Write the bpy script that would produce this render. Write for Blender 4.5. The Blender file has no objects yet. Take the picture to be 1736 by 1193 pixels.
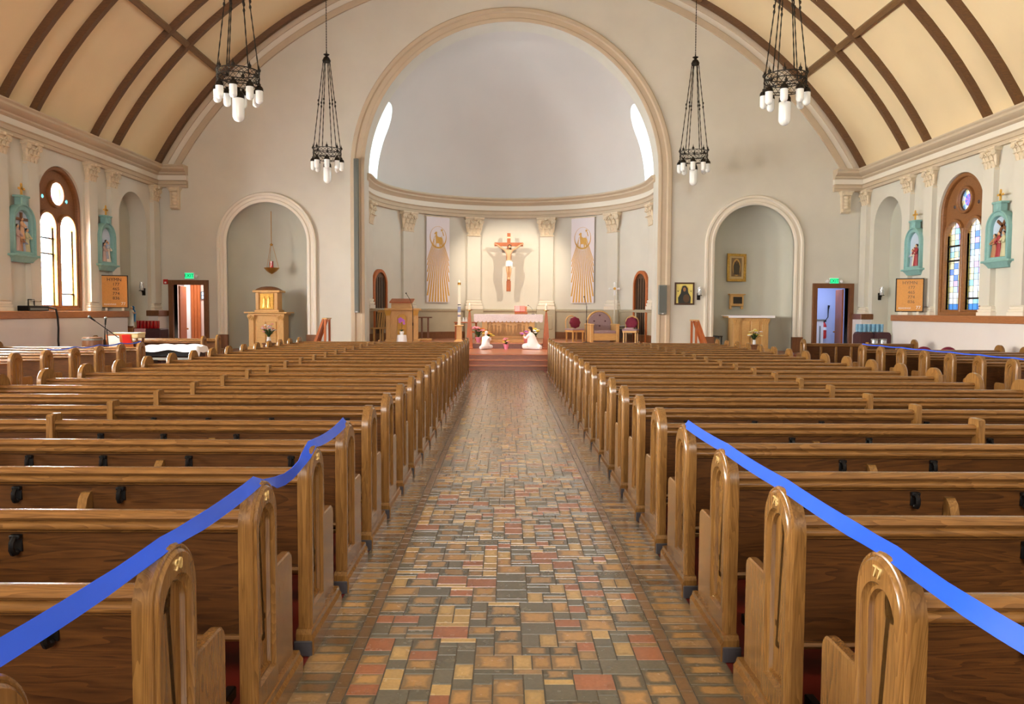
import bpy, bmesh, math, random
from mathutils import Vector, Matrix
from math import pi, sin, cos, sqrt, radians as R
random.seed(7)
SC = bpy.context.scene
COL = SC.collection
# ------------------------------------------------------------------ camera
FPX, H = 1304.0, 1.65                       # focal length in px of a 1736x1193 frame, eye height
PITCH, YAW, ROLL = 0.0530, 0.0075, 0.005
def ray(u, v):
    a, b = u - 868.0, v - 596.5
    c, s = cos(-ROLL), sin(-ROLL)
    a, b = a * c - b * s, a * s + b * c
    x, d, up = a / FPX, 1.0, -b / FPX
    y, z = d * cos(PITCH) + up * sin(PITCH), -d * sin(PITCH) + up * cos(PITCH)
    return Vector((x * cos(YAW) + y * sin(YAW), -x * sin(YAW) + y * cos(YAW), z))
def at(u, v, y):                            # the point of a pixel's ray at depth y
    r = ray(u, v); return Vector((0, 0, H)) + r * (y / r.y)
fw = ray(868, 596.5).normalized()
rt = (ray(869, 596.5) - ray(868, 596.5)).normalized()
upv = rt.cross(fw)
cam = bpy.data.objects.new('camera', bpy.data.cameras.new('camera'))
COL.objects.link(cam)
m = Matrix((rt, upv, -fw)).transposed().to_4x4(); m.translation = (0, 0, H)
cam.matrix_world = m
cam.data.sensor_width = 36; cam.data.lens = FPX / 1736 * 36
cam.data.clip_start = 0.05; cam.data.clip_end = 300
SC.camera = cam
# ------------------------------------------------------------------ world, exposure, lights
XC = 0.14                                   # centre line of the building
YW = 24.2                                   # face of the wall around the apse arch
HW = 11.04                                  # half width between the side walls
SC.view_settings.view_transform = 'Standard'; SC.view_settings.look = 'None'
SC.view_settings.gamma = 1; SC.view_settings.use_curve_mapping = False
SC.view_settings.exposure = 0.3
W = bpy.data.worlds.new('world'); SC.world = W; W.use_nodes = True
W.node_tree.nodes['Background'].inputs[0].default_value = (0.75, 0.87, 1.0, 1)
W.node_tree.nodes['Background'].inputs[1].default_value = 1.2
def area(name, loc, direction, sx, sy, power, color=(1, 1, 1), spread=pi):
    l = bpy.data.lights.new(name, 'AREA'); l.shape = 'RECTANGLE'; l.size = sx; l.size_y = sy
    l.energy = power; l.color = color; l.spread = spread
    o = bpy.data.objects.new(name, l); COL.objects.link(o); o.location = loc
    o.rotation_euler = Vector(direction).to_track_quat('-Z', 'Y').to_euler()
    return o
WIN_Y = [19.05 - 3.63 * k for k in range(6)]
P_LEFT, P_RIGHT, P_BACK, P_APSE, P_SPOT = 4100, 58, 2200, 360, 1000
for y in WIN_Y:                             # daylight behind every nave window
    area('daylight', (XC - HW - 1.0, y, 3.3), (1, 0, -0.12), 2.2, 3.6, P_LEFT, (1.0, 0.945, 0.855))
    area('daylight', (XC + HW + 1.0, y, 3.3), (-1, 0, -0.12), 2.2, 3.6, P_RIGHT, (0.88, 0.94, 1.0))
area('daylight', (XC, -8.2, 6.4), (0, 1, -0.08), 7.0, 5.0, P_BACK, (1.0, 0.97, 0.92))  # unseen source at the added rear window, fills the nave
for s in (-1, 1):                           # daylight behind the two windows at the foot of the half dome
    area('daylight', (XC + s * 6.3, 25.9, 7.3), (-s, 0.15, 0.0), 1.8, 2.8, P_APSE, (1.0, 0.98, 0.95))
    l = bpy.data.lights.new('apse_spot', 'SPOT'); l.energy = P_SPOT; l.color = (1.0, 0.84, 0.66)
    l.spot_size = R(44); l.spot_blend = 0.7; l.shadow_soft_size = 0.025
    o = bpy.data.objects.new('apse_spot', l); COL.objects.link(o); o.location = (XC + s * 3.5, 25.25, 6.25)
    o.rotation_euler = (Vector((XC, 29.8, 2.9)) - o.location).to_track_quat('-Z', 'Y').to_euler()
    l = bpy.data.lights.new('altar_spot', 'SPOT'); l.energy = 1400; l.color = (1.0, 0.82, 0.62)
    l.spot_size = R(46); l.spot_blend = 0.8; l.shadow_soft_size = 0.06
    o = bpy.data.objects.new('altar_spot', l); COL.objects.link(o); o.location = (XC + s * 2.4, 24.9, 9.4)
    o.rotation_euler = (Vector((XC, 25.4, 0.8)) - o.location).to_track_quat('-Z', 'Y').to_euler()
# ------------------------------------------------------------------ helpers
def lin(r, g, b):
    f = lambda c: (c / 255 / 12.92) if c <= 10 else ((c / 255 + .055) / 1.055) ** 2.4
    return (f(r), f(g), f(b), 1)
class MB:                                   # collects faces, then becomes one mesh
    def __init__(s): s.v = []; s.f = []
    def add(s, vs, fs, mat=None):
        n = len(s.v)
        s.v += [tuple(mat @ Vector(p)) if mat else tuple(p) for p in vs]
        s.f += [[i + n for i in f] for f in fs]; return s
    def box(s, x0, x1, y0, y1, z0, z1, mat=None, c=0.0):
        if c <= 0:
            vs = [(x, y, z) for x in (x0, x1) for y in (y0, y1) for z in (z0, z1)]
            return s.add(vs, [(0, 1, 3, 2), (4, 6, 7, 5), (0, 4, 5, 1), (2, 3, 7, 6), (0, 2, 6, 4), (1, 5, 7, 3)], mat)
        o = [(x0 + c, y0), (x1 - c, y0), (x1, y0 + c), (x1, y1 - c), (x1 - c, y1), (x0 + c, y1), (x0, y1 - c), (x0, y0 + c)]
        i = [(x0 + c, y0 + c), (x1 - c, y0 + c), (x1 - c, y0 + c), (x1 - c, y1 - c), (x1 - c, y1 - c), (x0 + c, y1 - c), (x0 + c, y1 - c), (x0 + c, y0 + c)]
        return s.rings([[(*p, z0) for p in i], [(*p, z0 + c) for p in o], [(*p, z1 - c) for p in o], [(*p, z1) for p in i]], mat=mat)
    def rings(s, rs, closed=True, cap0=True, cap1=True, mat=None):
        n = len(rs[0]); vs = [p for r in rs for p in r]; fs = []
        for k in range(len(rs) - 1):
            for i in range(n if closed else n - 1):
                j = (i + 1) % n
                fs.append((k * n + i, k * n + j, (k + 1) * n + j, (k + 1) * n + i))
        if cap0: fs.append(tuple(range(n))[::-1])
        if cap1: fs.append(tuple(range((len(rs) - 1) * n, len(rs) * n)))
        return s.add(vs, fs, mat)
    def prism(s, prof, a0, a1, axis='x', mat=None):   # profile swept along an axis
        g = {'x': lambda p, a: (a, p[0], p[1]), 'y': lambda p, a: (p[0], a, p[1]), 'z': lambda p, a: (p[0], p[1], a)}[axis]
        return s.rings([[g(p, a0) for p in prof], [g(p, a1) for p in prof]], mat=mat)
    def lathe(s, prof, n=16, c=(0, 0, 0), a0=0.0, a1=2 * pi, mat=None, caps=True):
        full = abs(a1 - a0 - 2 * pi) < 1e-6; k = n if full else n + 1
        rs = [[(c[0] + r * cos(a0 + (a1 - a0) * i / n), c[1] + r * sin(a0 + (a1 - a0) * i / n), c[2] + z) for i in range(k)] for r, z in prof]
        return s.rings(rs, full, caps and full and prof[0][0] > 1e-6, caps and full and prof[-1][0] > 1e-6, mat)
    def tube(s, path, r, n=6, mat=None, closed=False):
        pts = [Vector(p) for p in path]; rs = []; ref = None
        rr = r if isinstance(r, (list, tuple)) else [r] * len(pts)
        m_ = len(pts)
        for i, p in enumerate(pts):
            if closed: t = pts[(i + 1) % m_] - pts[i - 1]
            else: t = pts[min(i + 1, m_ - 1)] - pts[max(i - 1, 0)]
            t = t.normalized() if t.length > 1e-9 else Vector((0, 0, 1))
            if ref is None: ref = Vector((0, 0, 1)) if abs(t.z) < .9 else Vector((1, 0, 0))
            a = t.cross(ref).normalized(); b = a.cross(t).normalized(); ref = b
            rs.append([tuple(p + (a * cos(2 * pi * k / n) + b * sin(2 * pi * k / n)) * rr[i]) for k in range(n)])
        if closed: rs.append(rs[0])
        return s.rings(rs, True, not closed, not closed, mat)
    def ball(s, c, r, n=10, m_=6, mat=None):
        rx, ry, rz = r if isinstance(r, (list, tuple)) else (r, r, r); rs = []
        for j in range(1, m_):
            t = pi * j / m_
            rs.append([(c[0] + rx * sin(t) * cos(2 * pi * i / n), c[1] + ry * sin(t) * sin(2 * pi * i / n), c[2] - rz * cos(t)) for i in range(n)])
        return s.rings(rs, mat=mat)
    def mesh(s, name, smooth=None):
        me = bpy.data.meshes.new(name); me.from_pydata(s.v, [], s.f)
        bm = bmesh.new(); bm.from_mesh(me); bmesh.ops.recalc_face_normals(bm, faces=bm.faces); bm.to_mesh(me); bm.free()
        if smooth:
            for p in me.polygons: p.use_smooth = True
            me.set_sharp_from_angle(angle=R(smooth))
        return me
    def build(s, name, mat, parent=None, smooth=None, loc=(0, 0, 0)):
        return obj(name, s.mesh(name, smooth), mat, parent, loc)
def obj(name, me, mat=None, parent=None, loc=(0, 0, 0)):
    if mat is not None and (not me.materials): me.materials.append(mat)
    o = bpy.data.objects.new(name, me); COL.objects.link(o); o.location = loc
    if parent is not None: o.parent = parent
    return o
def tag(o, label, cat, group=None):
    o['label'] = label; o['category'] = cat
    if group: o['group'] = group
    return o
def thing(name, label, cat, loc=(0, 0, 0), rz=0.0, group=None):
    o = bpy.data.objects.new(name, None); COL.objects.link(o); o.location = loc; o.rotation_euler = (0, 0, rz)
    o.empty_display_size = 0.1
    return tag(o, label, cat, group)
def struct(o, label=None, cat=None):
    o['kind'] = 'structure'
    if label: tag(o, label, cat)
    return o
def dup(o, parent=None, loc=None):
    c = o.copy(); COL.objects.link(c); c.parent = parent
    if loc is not None: c.location = loc
    for ch in o.children: dup(ch, c)
    return c
def flat(loops, thick, bevel=0.0):          # filled outline with holes, extruded, in the xy plane
    cu = bpy.data.curves.new('o', 'CURVE'); cu.dimensions = '2D'; cu.fill_mode = 'BOTH'
    cu.extrude = max(thick / 2 - bevel, 0); cu.bevel_depth = bevel; cu.bevel_resolution = 1
    if bevel: cu.offset = -bevel
    for lp in loops:
        sp = cu.splines.new('POLY'); sp.points.add(len(lp) - 1); sp.use_cyclic_u = True
        for i, p in enumerate(lp): sp.points[i].co = (p[0], p[1], 0, 1)
    o = bpy.data.objects.new('o', cu); COL.objects.link(o)
    dg = bpy.context.evaluated_depsgraph_get(); me = bpy.data.meshes.new_from_object(o.evaluated_get(dg))
    bpy.data.objects.remove(o); bpy.data.curves.remove(cu)
    return me
def text_mesh(txt, size, thick, align='CENTER'):
    cu = bpy.data.curves.new('t', 'FONT'); cu.body = txt; cu.size = size; cu.extrude = thick; cu.align_x = align; cu.align_y = 'CENTER'
    cu.resolution_u = 3
    o = bpy.data.objects.new('t', cu); COL.objects.link(o)
    dg = bpy.context.evaluated_depsgraph_get(); me = bpy.data.meshes.new_from_object(o.evaluated_get(dg))
    bpy.data.objects.remove(o); bpy.data.curves.remove(cu)
    return me
def mx(me, mat): me.transform(mat); return me
def basis(xa, ya, za, o=(0, 0, 0)):
    m = Matrix((Vector(xa), Vector(ya), Vector(za))).transposed().to_4x4(); m.translation = o; return m
def arch(cx, hw, z0, zs, n=20):             # outline of a round arched opening
    return [(cx - hw, z0), (cx + hw, z0)] + [(cx + hw * cos(pi * i / n), zs + hw * sin(pi * i / n)) for i in range(n + 1)]
def rect(x0, x1, y0, y1): return [(x0, y0), (x1, y0), (x1, y1), (x0, y1)]
def circ(cx, cy, r, n=24): return [(cx + r * cos(2 * pi * i / n), cy + r * sin(2 * pi * i / n)) for i in range(n)]
XZ = basis((1, 0, 0), (0, 0, 1), (0, -1, 0))            # flat() drawing standing up, facing the camera (-y)
YZL = basis((0, -1, 0), (0, 0, 1), (-1, 0, 0))          # (-y, z) drawing
def facing(a): return basis((cos(a), sin(a), 0), (0, 0, 1), (sin(a), -cos(a), 0))
def skin(pts, edges, sub=2):                # pts: list of (x, y, z, r): a continuous body grown around a skeleton
    me = bpy.data.meshes.new('s'); me.from_pydata([p[:3] for p in pts], edges, [])
    o = bpy.data.objects.new('s', me); COL.objects.link(o)
    md = o.modifiers.new('k', 'SKIN'); md.use_smooth_shade = True
    for i, p in enumerate(pts):
        r = p[3]; me.skin_vertices[0].data[i].radius = r if isinstance(r, tuple) else (r, r)
        me.skin_vertices[0].data[i].use_root = (i == 0)
    sb = o.modifiers.new('b', 'SUBSURF'); sb.levels = sub; sb.render_levels = sub
    dg = bpy.context.evaluated_depsgraph_get(); out = bpy.data.meshes.new_from_object(o.evaluated_get(dg))
    bpy.data.objects.remove(o); bpy.data.meshes.remove(me)
    return out
def join(mes, name='j'):                    # several meshes into one
    bm = bmesh.new()
    for x in mes: bm.from_mesh(x)
    me = bpy.data.meshes.new(name); bm.to_mesh(me); bm.free(); return me
# ------------------------------------------------------------------ materials
def mat(name, col, rough=0.5, metal=0.0, spec=0.5, var=0.0, scale=6.0, bump=0.0, emit=None, estr=0.0, coat=0.0, stretch=(1, 1, 1), col2=None, trans=0.0, coord='Object'):
    M = bpy.data.materials.new(name); M.use_nodes = True; t = M.node_tree; b = t.nodes['Principled BSDF']
    if not isinstance(col, tuple): col = (col, col, col, 1)
    b.inputs['Base Color'].default_value = col; b.inputs['Roughness'].default_value = rough
    b.inputs['Metallic'].default_value = metal; b.inputs['Specular IOR Level'].default_value = spec
    b.inputs['Coat Weight'].default_value = coat; b.inputs['Coat Roughness'].default_value = 0.15
    if trans: b.inputs['Transmission Weight'].default_value = trans
    if emit: b.inputs['Emission Color'].default_value = emit; b.inputs['Emission Strength'].default_value = estr
    if var or bump or col2:
        tc = t.nodes.new('ShaderNodeTexCoord'); mp = t.nodes.new('ShaderNodeMapping'); mp.inputs['Scale'].default_value = stretch
        no = t.nodes.new('ShaderNodeTexNoise'); no.inputs['Scale'].default_value = scale; no.inputs['Detail'].default_value = 5
        t.links.new(tc.outputs[coord], mp.inputs[0]); t.links.new(mp.outputs[0], no.inputs['Vector'])
        if col2 or var:
            if not col2: col2 = tuple(c * (1 - var) for c in col[:3]) + (1,)
            rp = t.nodes.new('ShaderNodeValToRGB'); rp.color_ramp.elements[0].position = .35; rp.color_ramp.elements[1].position = .65
            rp.color_ramp.elements[0].color = col2; rp.color_ramp.elements[1].color = col
            t.links.new(no.outputs[0], rp.inputs[0]); t.links.new(rp.outputs[0], b.inputs['Base Color'])
        if bump:
            bp = t.nodes.new('ShaderNodeBump'); bp.inputs['Strength'].default_value = bump; bp.inputs['Distance'].default_value = .01
            t.links.new(no.outputs[0], bp.inputs['Height']); t.links.new(bp.outputs[0], b.inputs['Normal'])
    return M
def wood(name, c1, c2, along='x', rough=0.38, coat=0.25, scale=1.0, bands=True):
    M = bpy.data.materials.new(name); M.use_nodes = True; t = M.node_tree; b = t.nodes['Principled BSDF']; N = t.nodes.new; L = t.links.new
    tc = N('ShaderNodeTexCoord'); oi = N('ShaderNodeObjectInfo'); ad = N('ShaderNodeVectorMath'); ad.operation = 'ADD'
    sc = N('ShaderNodeVectorMath'); sc.operation = 'SCALE'; sc.inputs['Scale'].default_value = 13.0
    cb = N('ShaderNodeCombineXYZ'); L(oi.outputs['Random'], cb.inputs[0]); L(oi.outputs['Random'], cb.inputs[1]); L(oi.outputs['Random'], cb.inputs[2])
    L(cb.outputs[0], sc.inputs[0]); L(tc.outputs['Object'], ad.inputs[0]); L(sc.outputs[0], ad.inputs[1])
    mp = N('ShaderNodeMapping'); k = {'x': (.09, 1, 1), 'y': (1, .09, 1), 'z': (1, 1, .09)}[along]
    mp.inputs['Scale'].default_value = tuple(scale * v for v in k); L(ad.outputs[0], mp.inputs[0])
    n1 = N('ShaderNodeTexNoise'); n1.inputs['Scale'].default_value = 3.2; n1.inputs['Detail'].default_value = 3; n1.inputs['Distortion'].default_value = 1.2
    L(mp.outputs[0], n1.inputs['Vector'])
    mu = N('ShaderNodeMath'); mu.operation = 'MULTIPLY'; mu.inputs[1].default_value = 22.0; L(n1.outputs[0], mu.inputs[0])
    fr = N('ShaderNodeMath'); fr.operation = 'FRACT'; L(mu.outputs[0], fr.inputs[0])
    n2 = N('ShaderNodeTexNoise'); n2.inputs['Scale'].default_value = 60; n2.inputs['Detail'].default_value = 4; L(mp.outputs[0], n2.inputs['Vector'])
    mi = N('ShaderNodeMix'); mi.data_type = 'FLOAT'; mi.inputs[0].default_value = .68; L(fr.outputs[0], mi.inputs[2]); L(n2.outputs[0], mi.inputs[3])
    rp = N('ShaderNodeValToRGB'); rp.color_ramp.elements[0].position = .15; rp.color_ramp.elements[1].position = .85
    rp.color_ramp.elements[0].color = c2; rp.color_ramp.elements[1].color = c1; L(mi.outputs[0], rp.inputs[0])
    L(rp.outputs[0], b.inputs['Base Color'])
    bp = N('ShaderNodeBump'); bp.inputs['Strength'].default_value = .12; bp.inputs['Distance'].default_value = .004
    L(n2.outputs[0], bp.inputs['Height']); L(bp.outputs[0], b.inputs['Normal'])
    b.inputs['Roughness'].default_value = rough; b.inputs['Coat Weight'].default_value = coat; b.inputs['Coat Roughness'].default_value = .2
    return M
m_plaster = mat('plaster', lin(210, 206, 193), .75, var=.05, scale=1.3, bump=.05)
m_dado = mat('dado_plaster', lin(216, 208, 204), .75, var=.04, scale=1.5)
m_niche = mat('niche_plaster', lin(190, 190, 176), .75, var=.05, scale=1.2)
m_trim = mat('trim_tan', lin(196, 178, 152), .6, var=.05, scale=3)
m_trim_l = mat('trim_pale', lin(224, 216, 200), .6)
m_capital = mat('capital_cream', lin(222, 205, 176), .6, var=.12, scale=9)
m_dome = mat('dome_white', lin(208, 202, 196), .8, var=.03, scale=.8)
m_ceil = mat('ceiling_cream', lin(232, 210, 168), .85, var=.06, scale=.7, bump=.05)
m_wains = mat('wainscot_paint', lin(176, 165, 140), .6, var=.05, scale=3)
m_rib = wood('rib_wood', lin(112, 74, 36), lin(74, 47, 20), 'x', .5, .1)
m_beam = wood('beam_wood', lin(126, 90, 48), lin(88, 60, 28), 'y', .5, .1)
m_oak_h = wood('oak_along', lin(142, 98, 50), lin(86, 55, 25), 'x', .24, .45, 1.5)
m_oak_shaded = wood('oak_panel_shaded', lin(100, 61, 25), lin(46, 25, 9), 'x', .36, .25, 1.4)  # oak for the pew backs, darkened so the colour holds their shading
m_oak_v = wood('oak_upright', lin(146, 105, 54), lin(94, 62, 28), 'z', .24, .45, 1.6)
m_oak_c = wood('oak_pale', lin(222, 178, 112), lin(194, 146, 84), 'z', .42, .15)
m_oak_ch = wood('oak_pale_along', lin(222, 178, 112), lin(194, 146, 84), 'x', .42, .15)
m_redwood = wood('red_oak', lin(188, 102, 42), lin(146, 72, 28), 'z', .5, .1)
m_step = wood('step_wood', lin(142, 82, 56), lin(104, 56, 36), 'x', .4, .2)
m_tread = wood('tread_wood', lin(196, 124, 88), lin(164, 96, 64), 'x', .3, .3)
m_door = wood('door_wood', lin(128, 80, 42), lin(92, 54, 26), 'z', .45, .1)
m_cap = wood('ledge_wood', lin(172, 112, 66), lin(136, 82, 44), 'y', .4, .2)
m_window = wood('window_wood', lin(150, 98, 52), lin(104, 64, 30), 'z', .5, .1)
m_dkdoor = wood('dark_door_wood', lin(86, 54, 28), lin(52, 30, 14), 'z', .5, .1)
m_black = mat('black_metal', lin(28, 26, 25), .4, .6)
m_iron = mat('dark_iron', lin(46, 40, 32), .5, .7, var=.3, scale=30)
m_white = mat('white_paint', lin(236, 236, 236), .5)
m_cloth = mat('white_cloth', lin(240, 238, 240), .85, bump=.3, scale=14)
m_lace = mat('lace_cloth', lin(236, 226, 226), .85, bump=.4, scale=60, col2=lin(212, 200, 206))
m_gold = mat('gold', lin(212, 168, 84), .3, .9, var=.3, scale=18)
m_goldpaint = mat('gold_paint', lin(214, 164, 72), .55, var=.1, scale=12)
m_brass = mat('brass', lin(190, 140, 70), .28, .9)
def tinted(name, col, body):
    M = bpy.data.materials.new(name); M.use_nodes = True; t = M.node_tree; t.nodes.clear(); N = t.nodes.new; L = t.links.new
    o = N('ShaderNodeOutputMaterial'); a = N('ShaderNodeBsdfTransparent'); a.inputs[0].default_value = col; d = N('ShaderNodeBsdfDiffuse'); d.inputs[0].default_value = col; g = N('ShaderNodeBsdfGlossy'); g.inputs['Roughness'].default_value = .12
    m1 = N('ShaderNodeMixShader'); m1.inputs[0].default_value = body; m2 = N('ShaderNodeMixShader'); m2.inputs[0].default_value = .12
    L(a.outputs[0], m1.inputs[1]); L(d.outputs[0], m1.inputs[2]); L(m1.outputs[0], m2.inputs[1]); L(g.outputs[0], m2.inputs[2]); L(m2.outputs[0], o.inputs[0]); return M
m_glassred = tinted('red_glass', lin(196, 14, 26), .6)
m_glassblue = tinted('blue_glass', lin(180, 226, 246), .4)
m_flame = mat('flame', lin(255, 220, 160), .5, emit=lin(255, 210, 140), estr=4)
m_wax = mat('wax', lin(238, 232, 214), .45)
m_grey = mat('grey_metal', lin(122, 124, 118), .45, .2)
m_greyd = mat('grey_grille', lin(96, 100, 94), .6, .1, bump=.4, scale=120)
m_maroon = mat('maroon_cloth', lin(112, 22, 48), .85, bump=.3, scale=40)
m_maroonbox = mat('maroon_box', lin(66, 30, 34), .6, var=.2, scale=10)
m_mauve = mat('mauve_cloth', lin(158, 132, 134), .85, bump=.3, scale=30, var=.1)
m_red = mat('red', lin(190, 30, 24), .4)
m_redfloor = mat('red_floor', lin(118, 34, 22), .35, var=.25, scale=4)
m_teal = mat('teal_plaster', lin(132, 176, 172), .6, var=.1, scale=14)
m_teal_warm_lit = mat('teal_plaster_warm_lit', lin(150, 176, 160), .6, var=.1, scale=14)  # unused copy of the teal plaster, tinted as under warm light
m_sky = mat('pale_blue_ground', lin(186, 202, 220), .6)
m_skinm = mat('skin_paint', lin(214, 168, 128), .5)
m_hair = mat('dark_hair_paint', lin(50, 30, 20), .6)
m_leaf = mat('leaf', lin(56, 84, 40), .5, var=.4, scale=20)
m_tape = mat('blue_tape', lin(26, 84, 224), .42, spec=.5)
m_shade = mat('opal_glass', lin(226, 226, 220), .16, emit=(1, .98, .94, 1), estr=.06, coat=.5)
def paint(r, g, b, rough=.55): return mat('paint_%d_%d_%d' % (r, g, b), lin(r, g, b), rough, var=.08, scale=12)
# ================================================================== the building
Y0 = -8.0                                   # inner face of the wall behind the camera
ZR, RB = 0.1, 12.5                          # barrel ceiling: height of its centre, radius
def sweep(prof, path, closed=False):        # path: list of (point, out vector, side vector); prof: (out, side)
    rs = [[tuple(p + o * a + s * b) for a, b in prof] for p, o, s in path]
    return MB().rings(rs, True, not closed, not closed)
def arch_path(cx, r, zs, zb, y, n=40):      # up one jamb, round the arch, down the other
    S = Vector((0, -1, 0)); path = [(Vector((cx - r, y, zb)), Vector((-1, 0, 0)), S)]
    for i in range(n + 1):
        a = pi - pi * i / n; d = Vector((cos(a), 0, sin(a)))
        path.append((Vector((cx, y, zs)) + d * r, d, S))
    path.append((Vector((cx + r, y, zb)), Vector((1, 0, 0)), S)); return path
# ---- floor
fl = MB().box(XC - HW - 2.2, XC + HW + 2.2, Y0 - .5, 31.6, -.3, 0).build('floor', m_redfloor)
struct(fl, 'dark red floor under the pews with a tiled aisle', 'floor')
# ---- wall around the apse arch
ZA, RA, RN, ZN, XN = 5.97, 4.58, 1.25, 3.75, 7.62
DL, DR = (-10.42, -9.44), (9.75, 10.78)
me = flat([rect(XC - HW - .6, XC + HW + .6, 0, 13.4), arch(XC, RA, .02, ZA, 48), arch(XC - XN, RN + .02, .02, ZN, 28), arch(XC + XN, RN + .02, .02, ZN, 28),
           rect(*DL, .01, 2.43), rect(*DR, .01, 2.43)], .3)
wf = obj('wall_front', mx(me, Matrix.Translation((0, YW + .15, 0)) @ XZ), m_plaster)
sweep([(0, -.29), (0, -.8), (1.2, -.8), (1.2, -.29)], arch_path(XC, RA, ZA, .02, YW, 56)).build('arch_soffit', m_plaster, wf, 40)
struct(wf, 'cream plaster wall around the tall apse arch', 'wall')
arc_prof = [(0, 0), (0, .03), (.05, .05), (.10, .05), (.12, .03), (.26, .03), (.30, .07), (.40, .07), (.43, .04), (.43, 0)]
t = sweep(arc_prof, arch_path(XC, RA, ZA, .42, YW + .001, 56)).build('trim_1', m_trim, None, 40)
struct(t, 'tan moulding framing the tall apse arch', 'trim')
nic_prof = [(0, 0), (0, .05), (.05, .08), (.09, .08), (.11, .05), (.19, .05), (.22, .09), (.28, .09), (.30, .05), (.30, 0)]
for k, s in enumerate((-1, 1)):
    cx = XC + s * XN; side = ('left', 'right')[k]
    t = sweep(nic_prof, arch_path(cx, RN, ZN, .42, YW + .001, 36)).build('trim_%d' % (2 + k), m_trim_l, None, 40)
    struct(t, 'pale moulding framing the %s arched wall niche' % side, 'trim')
    b = MB(); n, mm = 28, 12
    b.rings([[(cx + RN * cos(pi * i / n), YW + .05 + (.95 * sin(pi * i / n)), z) for i in range(n + 1)] for z in (0, ZN)], False, False, False)
    b.rings([[(cx + RN * cos(pi * i / n) * cos(pi / 2 * j / mm), YW + .05 + .95 * sin(pi * i / n) * cos(pi / 2 * j / mm), ZN + RN * sin(pi / 2 * j / mm)) for i in range(n + 1)] for j in range(mm + 1)], False, False, False)
    w = b.build('wall_niche_%s' % side, m_niche, None, 50)
    struct(w, 'curved grey-green back of the %s arched niche' % side, 'wall')
    for sx in (-1, 1):                       # wooden foot blocks of the niche moulding
        x = cx + sx * (RN + .14)
        struct(MB().box(x - .17, x + .17, YW - .12, YW, .42, .88, c=.01).build('baseboard_niche', m_door), 'wooden foot block %s of the %s niche' % (('left', 'right')[sx > 0], side), 'baseboard')
# ---- moulding where the barrel ceiling meets that wall
def arc_path(r, y, a0=.47, n=60):
    a0 = math.asin(HW / RB); S = Vector((0, -1, 0)); out = []
    for i in range(n + 1):
        a = -a0 + 2 * a0 * i / n; d = Vector((sin(a), 0, cos(a))); out.append((Vector((XC, y, ZR)) + d * r, d, S))
    return out
p = [(0, 0), (0, .07), (.18, .07), (.20, .04), (.36, .04), (.38, .09), (.44, .12), (.62, .12), (.62, 0)]
t = sweep([(0, 0), (0, .07), (.18, .07), (.20, .04), (.20, 0)], arc_path(RB - .62, YW + .001)).build('trim_4', m_trim, None, 40)
struct(t, 'tan inner band of the ceiling arch on the end wall', 'trim')
t = sweep([(.20, 0), (.20, .04), (.36, .04), (.36, 0)], arc_path(RB - .62, YW + .001)).build('trim_5', m_trim_l, None, 40)
struct(t, 'pale middle band of the ceiling arch on the end wall', 'trim')
t = sweep([(.36, 0), (.36, .08), (.44, .12), (.62, .12), (.62, 0)], arc_path(RB - .62, YW + .001)).build('trim_6', m_trim, None, 40)
struct(t, 'tan outer band of the ceiling arch on the end wall', 'trim')
# ---- barrel ceiling with ribs and purlins
am = math.asin((HW + .02) / RB); n = 48
b = MB(); b.rings([[(XC + RB * sin(-am + 2 * am * i / n), y, ZR + RB * cos(-am + 2 * am * i / n)) for i in range(n + 1)] for y in (Y0 - .3, YW + .2)], False, False, False)
b.rings([[(XC + (RB + .2) * sin(-am + 2 * am * i / n), y, ZR + (RB + .2) * cos(-am + 2 * am * i / n)) for i in range(n + 1)] for y in (Y0 - .3, YW + .2)], False, False, False)
ce = b.build('ceiling', m_ceil, None, 30); struct(ce, 'cream barrel vault ceiling with dark wooden ribs', 'ceiling')
PIL_Y = [23.95] + [21.4 - 3.63 * k for k in range(8)] + [20.3 - 3.63 * k for k in range(8)]
rm = sweep([(0, -.09), (0, .09), (.16, .07), (.16, -.07)], [(p, -d, s) for p, d, s in arc_path(RB + .01, 0)]).mesh('rib', 40)
rm.materials.append(m_rib)
for y in PIL_Y: obj('ceiling_rib', rm, None, ce, (0, y, 0))
bmesh_beam = MB().prism([(-.09, 0), (.09, 0), (.08, -.13), (.05, -.15), (-.05, -.15), (-.08, -.13)], Y0, YW - .14, 'y').mesh('purlin'); bmesh_beam.materials.append(m_beam)
for X in (-8.9, -5.74, 0, 5.74, 8.9):
    o = obj('ceiling_beam', bmesh_beam, None, ce, (XC + X, 0, ZR + sqrt(RB * RB - X * X) + .01)); o.rotation_euler = (0, math.asin(X / RB), 0)
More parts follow.
